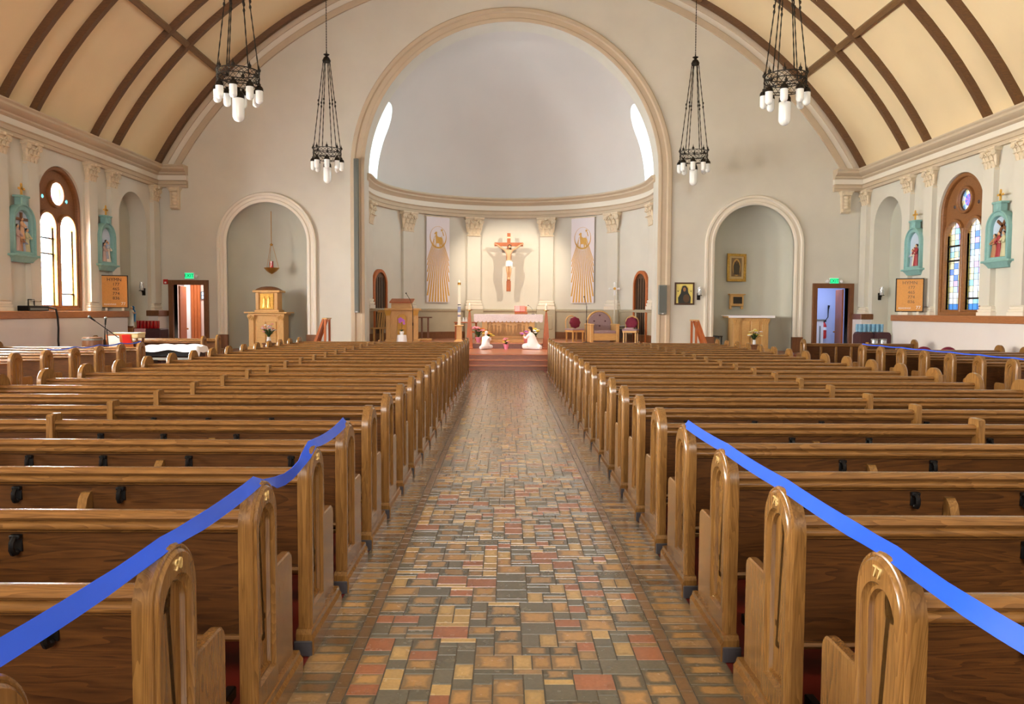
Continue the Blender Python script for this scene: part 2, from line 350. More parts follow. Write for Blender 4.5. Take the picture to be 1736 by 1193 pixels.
# ---- side walls
ZC = 6.05                                    # top of the cornice
cap_bm = MB()
def capital_mesh():                          # leafy capital, unit size: 1 wide, 1 high, 0.34 deep, standing on z=0, front to -y
    b = MB(); b.box(-.36, .36, -.20, 0, 0, .07, c=.015)
    b.rings([[(-.30, -.16, .07), (.30, -.16, .07), (.30, 0, .07), (-.30, 0, .07)], [(-.30, -.17, .5), (.30, -.17, .5), (.30, 0, .5), (-.30, 0, .5)], [(-.40, -.24, .86), (.40, -.24, .86), (.40, 0, .86), (-.40, 0, .86)]])
    b.box(-.52, .52, -.34, 0, .90, 1.0, c=.02); b.box(-.47, .47, -.30, 0, .84, .91)
    def leaf(x, z, w, h, y, tilt=0):
        pts = []
        for j, (f, o) in enumerate(((0, 0), (.45, -.03), (.8, -.06), (1.0, -.13), (.88, -.17))):
            ww = w * (.75, 1, .9, .7, .25)[j]
            pts.append([(x + tilt * f - ww / 2, y + o, z + h * f), (x + tilt * f, y + o - .035, z + h * f), (x + tilt * f + ww / 2, y + o, z + h * f)])
        b.rings([[(p[0], p[1], p[2]) for p in r] + [(r[2][0], r[2][1] + .05, r[2][2]), (r[0][0], r[0][1] + .05, r[0][2])] for r in pts])
    for x in (-.24, 0, .24): leaf(x, .07, .22, .36, -.17)
    for x in (-.13, .13): leaf(x, .2, .22, .48, -.17)
    for s in (-1, 1):
        leaf(s * .3, .2, .18, .52, -.16, s * .1)
        b.lathe([(.0, -.03), (.13, -.03), (.13, .03), (.0, .03)], 12, mat=Matrix.Translation((s * .38, -.27, .76)) @ Matrix.Rotation(pi / 2, 4, 'X'))
        b.lathe([(.0, -.045), (.06, -.045), (.06, .045), (.0, .045)], 10, mat=Matrix.Translation((s * .38, -.27, .76)) @ Matrix.Rotation(pi / 2, 4, 'X'))
        b.tube([(s * .08, -.22, .52), (s * .12, -.24, .68), (s * .22, -.26, .82), (s * .36, -.27, .88)], .035, 6)
    b.ball((0, -.33, .9), .09, 8, 5)
    return b.mesh('capital', 40)
cap_me = capital_mesh(); cap_me.materials.append(m_capital)
base_me = MB().rings([[(sx * w, -d, z) for sx, d in ((-1, 0), (-1, dd), (1, dd), (1, 0))] for w, dd, z, d in ()] or [[(-.5, 0, 0), (-.5, -.3, 0), (.5, -.3, 0), (.5, 0, 0)]] * 1 + [
    [(-w, 0, z), (-w, -dd, z), (w, -dd, z), (w, 0, z)] for w, dd, z in ((.50, .30, .30), (.43, .23, .32), (.47, .27, .42), (.47, .27, .54), (.40, .20, .58), (.43, .23, .68), (.43, .23, .78), (.37, .17, .84), (.36, .16, 1.0))]).mesh('pilaster_base'); base_me.materials.append(m_trim_l)
tn = [10]
def pilaster(x, y, rz, z0, z1, w, proj, caph, basez, label, m_sh=m_plaster):
    e = bpy.data.objects.new('trim_%d' % tn[0], None); tn[0] += 1; COL.objects.link(e); e.location = (x, y, z0); e.rotation_euler = (0, 0, rz); e.empty_display_size = .1
    struct(e, label, 'pilaster')
    h = z1 - z0
    MB().box(-w / 2, w / 2, -proj, .05, basez * .9, h - caph * .9).build('shaft', m_sh, e)
    c = obj('capital', cap_me, None, e, (0, 0, h - caph)); cw = w * 1.42; c.scale = (cw, cw * 1.05, caph)
    c = obj('base', base_me, None, e, (0, 0, 0)); c.scale = (w * 1.35, w * 1.1, basez)
    return e
ORD = ['first', 'second', 'third', 'fourth', 'fifth', 'sixth', 'seventh', 'eighth', 'ninth', 'tenth', 'eleventh', 'twelfth', 'thirteenth', 'fourteenth', 'fifteenth', 'sixteenth', 'seventeenth', 'eighteenth', 'nineteenth', 'twentieth', 'twenty-first', 'twenty-second', 'twenty-third', 'twenty-fourth']
WHW, WZ0, WZS = .95, 1.60, 4.16              # nave window opening
NY, NHW, NZS = 22.68, .82, 4.24              # arched recess in the side wall
# stained glass
def glass_mat():
    M = bpy.data.materials.new('stained_glass'); M.use_nodes = True; t = M.node_tree; t.nodes.clear(); N = t.nodes.new
    o = N('ShaderNodeOutputMaterial'); a = N('ShaderNodeAttribute'); a.attribute_name = 'pane'; tr = N('ShaderNodeBsdfTransparent'); tl = N('ShaderNodeBsdfTranslucent'); gl = N('ShaderNodeBsdfGlossy'); gl.inputs['Roughness'].default_value = .15
    m1 = N('ShaderNodeMixShader'); m1.inputs[0].default_value = .25; m2 = N('ShaderNodeMixShader'); m2.inputs[0].default_value = .05
    t.links.new(a.outputs['Color'], tr.inputs[0]); t.links.new(a.outputs['Color'], tl.inputs[0]); t.links.new(tr.outputs[0], m1.inputs[1]); t.links.new(tl.outputs[0], m1.inputs[2])
    t.links.new(m1.outputs[0], m2.inputs[1]); t.links.new(gl.outputs[0], m2.inputs[2]); t.links.new(m2.outputs[0], o.inputs[0]); return M
m_glass = glass_mat()
PANE = [(252, 250, 246)] * 9 + [(250, 238, 190)] * 4 + [(176, 226, 232)] * 4 + [(228, 194, 228)] * 4 + [(128, 160, 232)] * 2 + [(206, 230, 242)] * 3
def colour_mesh(vs, fs, cols, name='pane'):
    me = bpy.data.meshes.new('glass'); me.from_pydata(vs, [], fs)
    at_ = me.color_attributes.new(name, 'FLOAT_COLOR', 'CORNER')
    for p, c in zip(me.polygons, cols):
        for li in p.loop_indices: at_.data[li].color = c
    return me
def lancet_glass(cx, hw, z0, zs):
    vs, fs, cols, bars = [], [], [], MB(); rnd = random.Random(int(cx * 100) + 3)
    def wid(z): return hw if z <= zs else sqrt(max(hw * hw - (z - zs) ** 2, 1e-6))
    zt = zs + hw; rows = 15; zz = [z0 + (zt - .005 - z0) * i / rows for i in range(rows + 1)]
    for i in range(rows):
        a, b_ = zz[i], zz[i + 1]
        fr = [-1, -.86, -.28, .28, .86, 1]
        for j in range(5):
            wa, wb = wid(a), wid(b_); q = len(vs)
            vs += [(cx + fr[j] * wa, a, 0), (cx + fr[j + 1] * wa, a, 0), (cx + fr[j + 1] * wb, b_, 0), (cx + fr[j] * wb, b_, 0)]; fs.append((q, q + 1, q + 2, q + 3))
            c = (250, 225, 120) if j in (0, 4) else ((90, 150, 225) if i == 0 else rnd.choice(PANE))
            cols.append(lin(*c))
            if j < 4: bars.box(cx + fr[j + 1] * wa - .003, cx + fr[j + 1] * wa + .003, a, b_, .0, .008)
        bars.box(cx - wid(a), cx + wid(a), a - .004, a + .004, 0, .008)
    return colour_mesh(vs, fs, cols), bars.mesh('leading')
def make_window(nm, label):
    e = bpy.data.objects.new(nm, None); COL.objects.link(e); e.empty_display_size = .1; struct(e, label, 'window')
    L1, L2 = arch(-.42, .33, WZ0 + .14, 3.62, 16), arch(.42, .33, WZ0 + .14, 3.62, 16)
    fr = obj('frame', flat([arch(0, WHW - .01, WZ0, WZS, 28), L1, L2, circ(0, 4.45, .27), circ(-.5, 4.33, .05, 8), circ(.5, 4.33, .05, 8)], .10), m_window, e)
    obj('casing', mx(flat([arch(0, WHW - .005, WZ0, WZS, 28), arch(0, WHW - .10, WZ0 + .09, WZS, 28)], .26, .02), Matrix.Translation((0, 0, .02))), m_window, e)
    for cx in (-.42, .42):
        obj('lancet_moulding', mx(flat([arch(cx, .40, WZ0 + .09, 3.62, 18), arch(cx, .33, WZ0 + .14, 3.62, 18)], .20, .015), Matrix.Translation((0, 0, .03))), m_window, e)
        g, ld = lancet_glass(cx, .33, WZ0 + .14, 3.62); o = obj('lancet_panes', g, m_glass, e); o['kind'] = 'stuff'
        l = obj('leading', ld, m_black, o); l['kind'] = 'stuff'
    MB().tube([(0, WZ0 + .1, .11), (0, 3.75, .11)], .05, 10).build('mullion', m_window, e, 50)
    obj('roundel_moulding', mx(flat([circ(0, 4.45, .34), circ(0, 4.45, .27)], .20, .02), Matrix.Translation((0, 0, .03))), m_window, e)
    vs = [(0, 4.45, 0)] + [(p[0], p[1], 0) for p in circ(0, 4.45, .15, 12)] + [(p[0], p[1], 0) for p in circ(0, 4.45, .275, 12)]
    fs = [(0, 1 + i, 1 + (i + 1) % 12) for i in range(12)] + [(1 + i, 13 + i, 13 + (i + 1) % 12, 1 + (i + 1) % 12) for i in range(12)]
    cols = [lin(*((110, 120, 220), (190, 130, 210))[i % 2]) for i in range(12)] + [lin(*((250, 236, 180), (160, 200, 240), (245, 245, 245))[i % 3]) for i in range(12)]
    o = obj('roundel_panes', colour_mesh(vs, fs, cols), m_glass, e); o['kind'] = 'stuff'
    for cx, zz in ((-.5, 4.33), (.5, 4.33)):
        c = circ(cx, zz, .055, 8); obj('spandrel_pane', colour_mesh([(p[0], p[1], 0) for p in c], [tuple(range(8))], [lin(60, 170, 240)]), m_glass, e)
    for cx, zz in ((-.42, 3.35), (-.42, 2.98), (.42, 2.02)):
        MB().box(cx - .33, cx + .33, zz - .02, zz + .02, -.02, .04).build('vent_bar', m_black, e)
    return e
wn = [1]
ent = [(0, 5.42), (.10, 5.42), (.10, 5.50), (.13, 5.51), (.13, 5.60), (.17, 5.63)]
ent_l = [(0, 5.62), (.11, 5.62), (.11, 5.80), (0, 5.80)]
ent_t = [(0, 5.79), (.13, 5.79), (.18, 5.83), (.18, 5.87), (.30, 5.92), (.34, 5.96), (.34, 6.01), (.38, 6.05), (.38, 6.08), (0, 6.08)]
proto_window = None
for k, s in enumerate((-1, 1)):
    side = ('left', 'right')[k]; xw = XC + s * HW
    M_ = Matrix.Translation((xw + s * .275, 0, 0)) @ basis((0, 1, 0), (0, 0, 1), (1, 0, 0))
    me = flat([rect(Y0 - .5, YW + .1, 0, 6.4), arch(NY, NHW, .02, NZS, 24)] + [arch(y, WHW, WZ0, WZS, 24) for y in WIN_Y], .55)
    w = obj('wall_%s' % side, mx(me, M_), m_plaster); struct(w, 'pale plaster %s side wall with tall arched windows' % side, 'wall')
    struct(MB().box(xw + s * .5, xw + s * .62, NY - 1, NY + 1, 0, 5.4).build('wall_recess_%s' % side, m_niche), 'shade-toned back of the tall arched recess in the %s wall' % side, 'wall')  # plaster darker than the wall, with the recess shade in its colour
    # thick lower wall with its wooden ledge
    a, c = sorted((xw + s * .05, xw - s * .32))
    d = struct(MB().box(a, c, Y0, 21.58, 0, 1.45).build('wall_dado_%s' % side, m_dado), 'pale lower wall below the %s window ledge' % side, 'wall')
    a, c = sorted((xw + s * .05, xw - s * .36))
    struct(MB().box(a, c, Y0, 21.62, 1.43, 1.60, c=.012).build('trim_%d' % (7 + k), m_cap), 'long wooden ledge under the %s windows' % side, 'trim')
    a, c = sorted((xw + s * .05, xw - s * .30))
    struct(MB().box(a, c, 23.52, YW, 0, 1.45).build('wall_pier_%s' % side, m_dado), 'pale pier base in the %s corner by the door' % side, 'wall')
    a, c = sorted((xw + s * .05, xw - s * .34))
    struct(MB().box(a, c, 23.48, YW, 1.45, 1.62, c=.012).build('trim_pier_%s' % side, m_door), 'wooden cap of the %s corner pier' % side, 'trim')
    # entablature in three bands, with its return on the end wall
    for nm, prof, mt, lab in (('architrave', ent, m_trim, 'lower tan band'), ('frieze', ent_l, m_trim_l, 'pale middle band'), ('cornice', ent_t, m_trim, 'upper tan cornice')):
        pr = prof + ([(0, prof[-1][1])] if prof[-1][0] else [])
        b = MB().prism([(xw - s * p[0], p[1]) for p in pr], Y0, YW + .05, 'y')
        xa, xb = sorted((xw, xw - s * 1.0))
        b.prism([(YW - p[0], p[1]) for p in pr], xa, xb, 'x')
        t = b.build('trim_%s_%s' % (nm, side), mt, None, 30); struct(t, '%s of the %s wall entablature' % (lab, side), 'trim')
    c = MB(); c.rings([[(-.13, 0, 0), (-.13, -.06, 0), (.13, -.06, 0), (.13, 0, 0)], [(-.13, 0, .1), (-.13, -.14, .1), (.13, -.14, .1), (.13, 0, .1)], [(-.14, 0, .55), (-.14, -.16, .55), (.14, -.16, .55), (.14, 0, .55)], [(-.2, 0, .68), (-.2, -.26, .68), (.2, -.26, .68), (.2, 0, .68)]])
    c.tube([(-.13, -.17, .6), (.13, -.17, .6)], .07, 8); c.tube([(-.12, -.13, .08), (.12, -.13, .08)], .06, 8)
    for j in range(4): c.ball((0, -.16, .18 + j * .1), (.09, .04, .06), 8, 5)
    o = c.build('trim_corbel_%s' % side, m_capital, None, 40, (xw - s * .62, YW, 4.74)); struct(o, 'carved corbel bracket under the %s cornice end' % side, 'trim')
    for j, y in enumerate(sorted(PIL_Y, reverse=True)):
        if y > 3: pilaster(xw, y, -s * pi / 2 if s > 0 else pi / 2, 1.60, 5.43, .40, .13, .52, .26, 'fluted pilaster with leafy capital on the %s wall, %s from the end wall' % (side, ORD[j]))
    for j, y in enumerate(WIN_Y):
        lab = 'tall wooden twin-lancet stained glass window in the %s wall, %s from the altar' % (side, ORD[j])
        if proto_window is None: e = proto_window = make_window('window_1', lab)
        else: e = dup(proto_window); e.name = 'window_%d' % wn[0]; e['label'] = lab
        wn[0] += 1
        e.location = (xw + s * .20, y, 0)
        e.rotation_euler = basis((0, -s, 0), (0, 0, 1), (-s, 0, 0)).to_euler()
for o in list(proto_window.children): pass
# ---- wall behind the camera, with an unseen window added to light the nave
me = flat([rect(XC - HW - .6, XC + HW + .6, 0, 13.4), arch(XC, 3.3, 3.4, 5.8, 32)], .5)
struct(obj('wall_back', mx(me, Matrix.Translation((0, Y0 - .25, 0)) @ XZ), m_plaster), 'plaster wall behind the pews with an arched opening added for light', 'wall')
bars = MB()
for i in range(-3, 4): bars.box(XC + i * .9 - .06, XC + i * .9 + .06, Y0 - .2, Y0 - .1, 3.4, 8.9)
for z in (3.45, 4.6, 5.8, 7.2): bars.box(XC - 3.3, XC + 3.3, Y0 - .2, Y0 - .1, z - .05, z + .05)
struct(bars.build('window_13', m_window), 'wide barred window over the entrance', 'window')
# ---- apse
CA, RAP = Vector((XC, 25.4, 0)), 4.8
def ap(a, r=RAP, z=0): return Vector((CA.x + r * sin(a), CA.y + r * cos(a), z))     # a: angle from the back of the apse
def ap_ring(prof, a0=-pi / 2, a1=pi / 2, n=56, front=True):   # prof: (inward offset, z)
    rs = []
    if front: rs.append([(CA.x - (RAP - d), YW + .5, z) for d, z in prof])
    rs += [[tuple(ap(a0 + (a1 - a0) * i / n, RAP - d, z)) for d, z in prof] for i in range(n + 1)]
    if front: rs.append([(CA.x + (RAP - d), YW + .5, z) for d, z in prof])
    return MB().rings(rs)
struct(ap_ring([(0, 0), (0, 6.05), (-.3, 6.05), (-.3, 0)]).build('wall_apse', m_plaster, None, 30), 'curved pale apse wall behind the altar', 'wall')
struct(ap_ring([(.0, .5), (.05, .5), (.05, 1.66), (0, 1.66)]).build('wall_apse_wainscot', m_wains, None, 30), 'khaki painted wainscot round the apse', 'wall')
struct(ap_ring([(0, 1.62), (.07, 1.62), (.10, 1.66), (.10, 1.70), (.06, 1.73), (0, 1.73)]).build('trim_apse_rail', m_wains, None, 40), 'narrow moulded rail on top of the apse wainscot', 'trim')
struct(ap_ring([(0, .58), (.08, .58), (.08, .84), (.06, .86), (0, .86)]).build('baseboard_apse', m_door, None, 40), 'wooden baseboard round the apse floor', 'baseboard')
struct(ap_ring([(0, 5.25), (.12, 5.25), (.12, 5.36), (.15, 5.37), (.15, 5.48), (.20, 5.52), (0, 5.52)]).build('trim_apse_architrave', m_trim, None, 40), 'tan lower band of the apse entablature', 'trim')
struct(ap_ring([(0, 5.50), (.13, 5.50), (.13, 5.72), (0, 5.72)]).build('trim_apse_frieze', m_trim_l, None, 40), 'pale middle band of the apse entablature', 'trim')
struct(ap_ring([(0, 5.71), (.15, 5.71), (.18, 5.76), (.27, 5.82), (.27, 5.87), (.36, 5.93), (.36, 5.98), (.30, 6.0), (0, 6.02)]).build('trim_apse_cornice', m_trim, None, 40), 'upper tan cornice of the apse', 'trim')
b = MB(); n, mm = 64, 28
def dome(r):
    rs = []
    for j in range(mm + 1):
        f = pi / 2 * j / mm
        row = [(CA.x - r * cos(f), YW + .75, 5.98 + r * sin(f))] + [(CA.x - r * cos(f) * cos(pi * i / n), CA.y + r * cos(f) * sin(pi * i / n), 5.98 + r * sin(f)) for i in range(n + 1)] + [(CA.x + r * cos(f), YW + .75, 5.98 + r * sin(f))]
        rs.append(row)
    return rs
bm = bmesh.new()
I = [[bm.verts.new(p) for p in r] for r in dome(RAP)]; O = [[bm.verts.new(p) for p in r] for r in dome(RAP + 1.0)]
Q = len(I[0])
for G, fl_ in ((I, 0), (O, 1)):
    for j in range(mm):
        for i in range(Q - 1): bm.faces.new((G[j][i], G[j][i + 1], G[j + 1][i + 1], G[j + 1][i]))
for i in range(Q - 1):
    bm.faces.new((I[0][i], I[0][i + 1], O[0][i + 1], O[0][i]))
for j in range(mm):
    bm.faces.new((I[j][0], I[j + 1][0], O[j + 1][0], O[j][0])); bm.faces.new((I[j][-1], I[j + 1][-1], O[j + 1][-1], O[j][-1]))
bmesh.ops.remove_doubles(bm, verts=bm.verts, dist=1e-5); bmesh.ops.dissolve_degenerate(bm, edges=bm.edges, dist=1e-5); bmesh.ops.recalc_face_normals(bm, faces=bm.faces)
me = bpy.data.meshes.new('dome'); bm.to_mesh(me); bm.free(); me.materials.append(m_dome)
dm = obj('ceiling_apse', me, m_dome)
cut = obj('cut', mx(flat([arch(25.95, .78, 6.05, 7.75, 20)], 16), Matrix.Translation((XC, 0, 0)) @ basis((0, 1, 0), (0, 0, 1), (1, 0, 0))))
md = dm.modifiers.new('b', 'BOOLEAN'); md.object = cut; md.operation = 'DIFFERENCE'; md.solver = 'EXACT'
dg = bpy.context.evaluated_depsgraph_get(); me2 = bpy.data.meshes.new_from_object(dm.evaluated_get(dg))
dm.modifiers.clear(); dm.data = me2; bpy.data.objects.remove(cut)
for p_ in me2.polygons: p_.use_smooth = True
me2.set_sharp_from_angle(angle=R(35))
struct(dm, 'smooth white half dome over the altar', 'ceiling')
m_frost = mat('frosted', lin(235, 245, 250), .3)
t_ = m_frost.node_tree; t_.nodes.clear(); o_ = t_.nodes.new('ShaderNodeOutputMaterial'); x_ = t_.nodes.new('ShaderNodeBsdfTransparent'); x_.inputs[0].default_value = lin(225, 242, 250); t_.links.new(x_.outputs[0], o_.inputs[0])
for k, s in enumerate((-1, 1)):
    w = bpy.data.objects.new('window_%d' % (14 + k), None); COL.objects.link(w); struct(w, 'narrow round-topped white window at the %s foot of the half dome' % ('left', 'right')[k], 'window')
    w.location = (XC + s * 5.55, 25.95, 0); w.rotation_euler = basis((0, -s, 0), (0, 0, 1), (-s, 0, 0)).to_euler()
    obj('pane', flat([arch(0, .80, 6.0, 7.75, 16)], .01), m_frost, w)
    MB().box(-.02, .02, 6.0, 8.5, -.02, .02).build('glazing_bar', m_white, w); MB().box(-.78, .78, 7.2, 7.24, -.02, .02).build('glazing_bar', m_white, w)
for j, a in enumerate((-85, -52.5, -17.4, 17.4, 52.5, 85)):
    q = ap(R(a)); pilaster(q.x, q.y, -R(a), 1.72, 5.25, .52, .11, .72, .40, 'pale pilaster with leafy capital in the apse, %s from the left' % ORD[j])
    if 10 < abs(a) < 60:
        e = MB().box(-.37, .37, -.16, .04, .6, 1.72, c=.01); e.box(-.26, .26, -.175, -.1, .95, 1.5, c=.012)
        o = e.build('trim_%d' % tn[0], m_wains); tn[0] += 1; o.location = (q.x, q.y, 0); o.rotation_euler = (0, 0, -R(a)); struct(o, 'khaki pedestal of the %s apse pilaster from the left' % ORD[j], 'trim')
# dark round-topped doors at the sides of the apse
for k, s in enumerate((-1, 1)):
    a = s * R(73); q = ap(a, RAP - .03); e = bpy.data.objects.new('door_%d' % (3 + k), None); COL.objects.link(e); e.location = (q.x, q.y, .6); e.rotation_euler = (0, 0, -a)
    struct(e, 'dark round-topped wooden door at the %s side of the apse' % ('left', 'right')[k], 'door')
    obj('door_frame', mx(flat([arch(0, .53, 0, 1.95, 20), arch(0, .43, -.01, 1.95, 20)], .16, .01), XZ), m_redwood, e)
    obj('door_leaf', mx(flat([arch(0, .44, 0, 1.95, 20)], .06), XZ), m_dkdoor, e)
    for xx in (-.28, -.1, .08, .26): MB().box(xx - .008, xx + .008, -.045, -.02, .02, 2.2).build('plank_joint', m_black, e)
# ---- sanctuary platform and steps
pf = bpy.data.objects.new('floor_sanctuary', None); COL.objects.link(pf); struct(pf, 'raised wooden sanctuary floor with three front steps', 'floor')
def tread(x0, x1, y0, y1, z0, z1):
    o = MB().box(x0, x1, y0, y1, z0, z1 - .03).build('riser', m_step, pf); MB().box(x0 - .02, x1 + .02, y0 - .03, y1, z1 - .03, z1, c=.008).build('tread', m_tread, pf)
tread(-5.4, 5.7, 21.4, 21.72, 0, .14); tread(-5.4, 5.7, 21.7, 22.02, .0, .28); tread(-5.4, 5.7, 22.0, 25.32, 0, .42)
tread(XC - 4.79, XC + 4.79, 25.3, 30.2, 0, .60)
for s in (-1, 1):
    a, c = sorted((XC + s * 5.55, XC + s * 8.95)); MB().box(a, c, 22.6, YW + .9, 0, .42).build('side_platform', m_step, pf)
# ---- the two side doors with what shows behind them
for k, (s, dd, side) in enumerate(((-1, DL, 'left'), (1, DR, 'right'))):
    e = bpy.data.objects.new('door_%d' % (1 + k), None); COL.objects.link(e); struct(e, 'brown framed open doorway at the %s end of the end wall' % side, 'door')
    x0, x1 = dd
    obj('door_frame', mx(flat([rect(x0 - .13, x1 + .13, 0, 2.57), rect(x0, x1, -.01, 2.43)], .10, .01), Matrix.Translation((0, YW - .03, 0)) @ XZ), m_door, e)
    obj('door_lining', mx(flat([rect(x0 - .02, x1 + .02, 0, 2.45), rect(x0, x1, -.01, 2.43)], .30), Matrix.Translation((0, YW + .15, 0)) @ XZ), m_door, e)
    if k == 0:
        l = MB().box(0, .05, 0, .92, .02, 2.40, c=.006).build('door_leaf', m_redwood, e, None, (x0 + .02, YW + .32, 0)); l.rotation_euler = (0, 0, R(11))
        MB().ball((.09, .84, 1.02), .03).build('door_knob', m_brass, l)
    else:
        l = MB().box(-.05, 0, 0, .92, .02, 2.40, c=.006).build('door_leaf', m_redwood, e, None, (x1 - .02, YW + .32, 0)); l.rotation_euler = (0, 0, -R(11))
        MB().ball((-.09, .84, 1.02), .03).build('door_knob', m_brass, l)
    xa, xb = (x0 - (1.7 if k == 0 else .15), x1 + (.15 if k == 0 else 1.7)); m_room = mat('room_%s' % side, lin(206, 186, 178) if k == 0 else lin(178, 186, 214), .7)  # right room's wall colour includes the blue cast of daylight
    rm_ = MB(); rm_.box(xa, xb, 26.6, 26.8, 0, 3); rm_.box(xa - .2, xa, 24.5, 26.8, 0, 3); rm_.box(xb, xb + .2, 24.5, 26.8, 0, 3); rm_.box(xa, xb, 24.5, 26.8, 2.9, 3.1)
    struct(rm_.build('wall_room_%s' % side, m_room), 'walls of the small room behind the %s doorway' % side, 'wall')
    area('room_light', ((x0 + x1) / 2 - (.4, -.4)[k], 25.5, 2.85), (0, 0, -1), 1.2, 1.0, 52 if k == 0 else 34, (1, .9, .85) if k == 0 else (.55, .66, 1.0))
wr = bpy.data.objects.new('door_5', None); COL.objects.link(wr); struct(wr, 'tall wooden panelled door in the room behind the left doorway', 'door')
for u0, u1 in ((323.5, 328.5), (329, 334), (334.5, 339)): MB().box(at(u0, 520, 26.5).x, at(u1, 520, 26.5).x, 26.5, 26.6, 0, 2.6, c=.01).build('plank', m_redwood, wr)
MB().box(at(313.5, 520, 26.5).x, at(323, 520, 26.5).x, 26.47, 26.6, 0, 2.7).build('door_casing', m_white, wr)
w = bpy.data.objects.new('window_16', None); COL.objects.link(w); struct(w, 'small bright window in the room behind the left doorway', 'window')
xa, xb = at(340.5, 500, 26.55).x, at(349, 500, 26.55).x; za, zb = at(345, 507, 26.55).z, at(345, 494, 26.55).z; zm = (za + zb) / 2
obj('frame', mx(flat([rect(xa, xb, za, zb), rect(xa + .02, xb - .02, za + .02, zm - .01), rect(xa + .02, xb - .02, zm + .01, zb - .02)], .06), Matrix.Translation((0, 26.57, 0)) @ XZ), m_greyd, w)
MB().box(xa + .01, xb - .01, 26.58, 26.59, za + .01, zb - .01).build('pane', mat('bright_pane', lin(200, 220, 250), .3, emit=lin(190, 215, 255), estr=1.2), w)
# ================================================================== tiled aisle
def tile_mat(stuff):
    M = bpy.data.materials.new('quarry_tile_joined' if stuff else 'quarry_tile'); M.use_nodes = True; t = M.node_tree; N = t.nodes.new; L = t.links.new; b = t.nodes['Principled BSDF']
    if stuff:
        a = N('ShaderNodeAttribute'); a.attribute_name = 'tile'; col, fl_ = a.outputs['Color'], a.outputs['Alpha']
        uv = N('ShaderNodeUVMap'); vec = uv.outputs[0]
    else:
        a = N('ShaderNodeObjectInfo'); col, fl_ = a.outputs['Color'], a.outputs['Alpha']; g = N('ShaderNodeTexCoord'); vec = g.outputs['Generated']
    sp = N('ShaderNodeSeparateXYZ'); L(vec, sp.inputs[0])
    geo = N('ShaderNodeNewGeometry'); no = N('ShaderNodeTexNoise'); no.inputs['Scale'].default_value = 14; no.inputs['Detail'].default_value = 4; L(geo.outputs['Position'], no.inputs['Vector'])
    def mt(op, x, y=None):
        n_ = N('ShaderNodeMath'); n_.operation = op
        for i, q in enumerate((x, y)):
            if q is None: continue
            if isinstance(q, (int, float)): n_.inputs[i].default_value = q
            else: L(q, n_.inputs[i])
        return n_.outputs[0]
    ex = mt('ABSOLUTE', mt('SUBTRACT', sp.outputs[0], .5)); ey = mt('ABSOLUTE', mt('SUBTRACT', sp.outputs[1], .5))
    d = mt('ADD', mt('MAXIMUM', ex, ey), mt('MULTIPLY', mt('SUBTRACT', no.outputs[0], .5), .35))
    mask = mt('MULTIPLY', mt('MINIMUM', mt('MAXIMUM', mt('MULTIPLY', mt('SUBTRACT', d, .26), 8.0), 0.0), 1.0), fl_)     # smoked edges of the flashed tiles
    mi = N('ShaderNodeMix'); mi.data_type = 'RGBA'; L(mask, mi.inputs[0]); L(col, mi.inputs[6]); mi.inputs[7].default_value = lin(96, 90, 72)
    n2 = N('ShaderNodeTexNoise'); n2.inputs['Scale'].default_value = 60; n2.inputs['Detail'].default_value = 3; L(geo.outputs['Position'], n2.inputs['Vector'])
    m2 = N('ShaderNodeMix'); m2.data_type = 'RGBA'; m2.blend_type = 'MULTIPLY'; m2.inputs[0].default_value = .35; L(mi.outputs[2], m2.inputs[6]); L(n2.outputs[0], m2.inputs[7]); L(m2.outputs[2], b.inputs['Base Color'])
    rr = N('ShaderNodeMapRange'); b.inputs['Coat Weight'].default_value = .35; b.inputs['Coat Roughness'].default_value = .12; rr.inputs[3].default_value = .16; rr.inputs[4].default_value = .34; L(no.outputs[0], rr.inputs[0]); L(rr.outputs[0], b.inputs['Roughness'])
    bp = N('ShaderNodeBump'); bp.inputs['Strength'].default_value = .05; bp.inputs['Distance'].default_value = .002; L(no.outputs[0], bp.inputs['Height']); L(bp.outputs[0], b.inputs['Normal'])
    return M
m_tile, m_tile_j = tile_mat(False), tile_mat(True)
AX0, AX1 = -.933, 1.04                       # aisle edges
m_grout = mat('grout', lin(84, 78, 66), .5, coat=.2)
MB().box(AX0, AX1, .6, 21.38, -.02, .002).build('aisle_bed', m_grout, fl)
CU, CV, PX0 = .0902, .048, -.684
BUFF, RED, GREY, TAN, SAND, BROWN = lin(194, 150, 92), lin(178, 114, 80), lin(112, 108, 92), lin(172, 138, 94), lin(202, 168, 108), lin(128, 98, 66)
def tile_col(w, h):
    r = random.random()
    if w >= 1.5 and h >= 2: c, f_ = (RED, .15) if r < .18 else (BUFF, .6) if r < .46 else (TAN, 1.0) if r < .86 else (GREY, 0.)
    elif w >= 1.5: c, f_ = (GREY, 0) if r < .55 else (SAND, .1) if r < .85 else (TAN, .3)
    elif h == 3: c, f_ = (SAND, .3) if r < .4 else (BUFF, .5) if r < .7 else (GREY, 0)
    else: c, f_ = (GREY, 0) if r < .45 else (SAND, 0) if r < .7 else (RED, .1) if r < .80 else (TAN, .4)
    k = random.uniform(.86, 1.1); return (c[0] * k, c[1] * k, c[2] * k, f_)
tiles = []                                   # (x0, x1, y0, y1, colour)
NC, CH = 32, CU / 2                          # half-cell grid, so that the joints do not line up
rows = int((21.36 - 1.3) / CV); occ = [[False] * NC for _ in range(rows + 4)]
KIND = (((4, 3), 3.4), ((2, 2), 1.5), ((4, 1), 2.2), ((2, 1), .5), ((2, 3), 1.2), ((3, 2), .9), ((3, 1), .9), ((3, 3), .7))
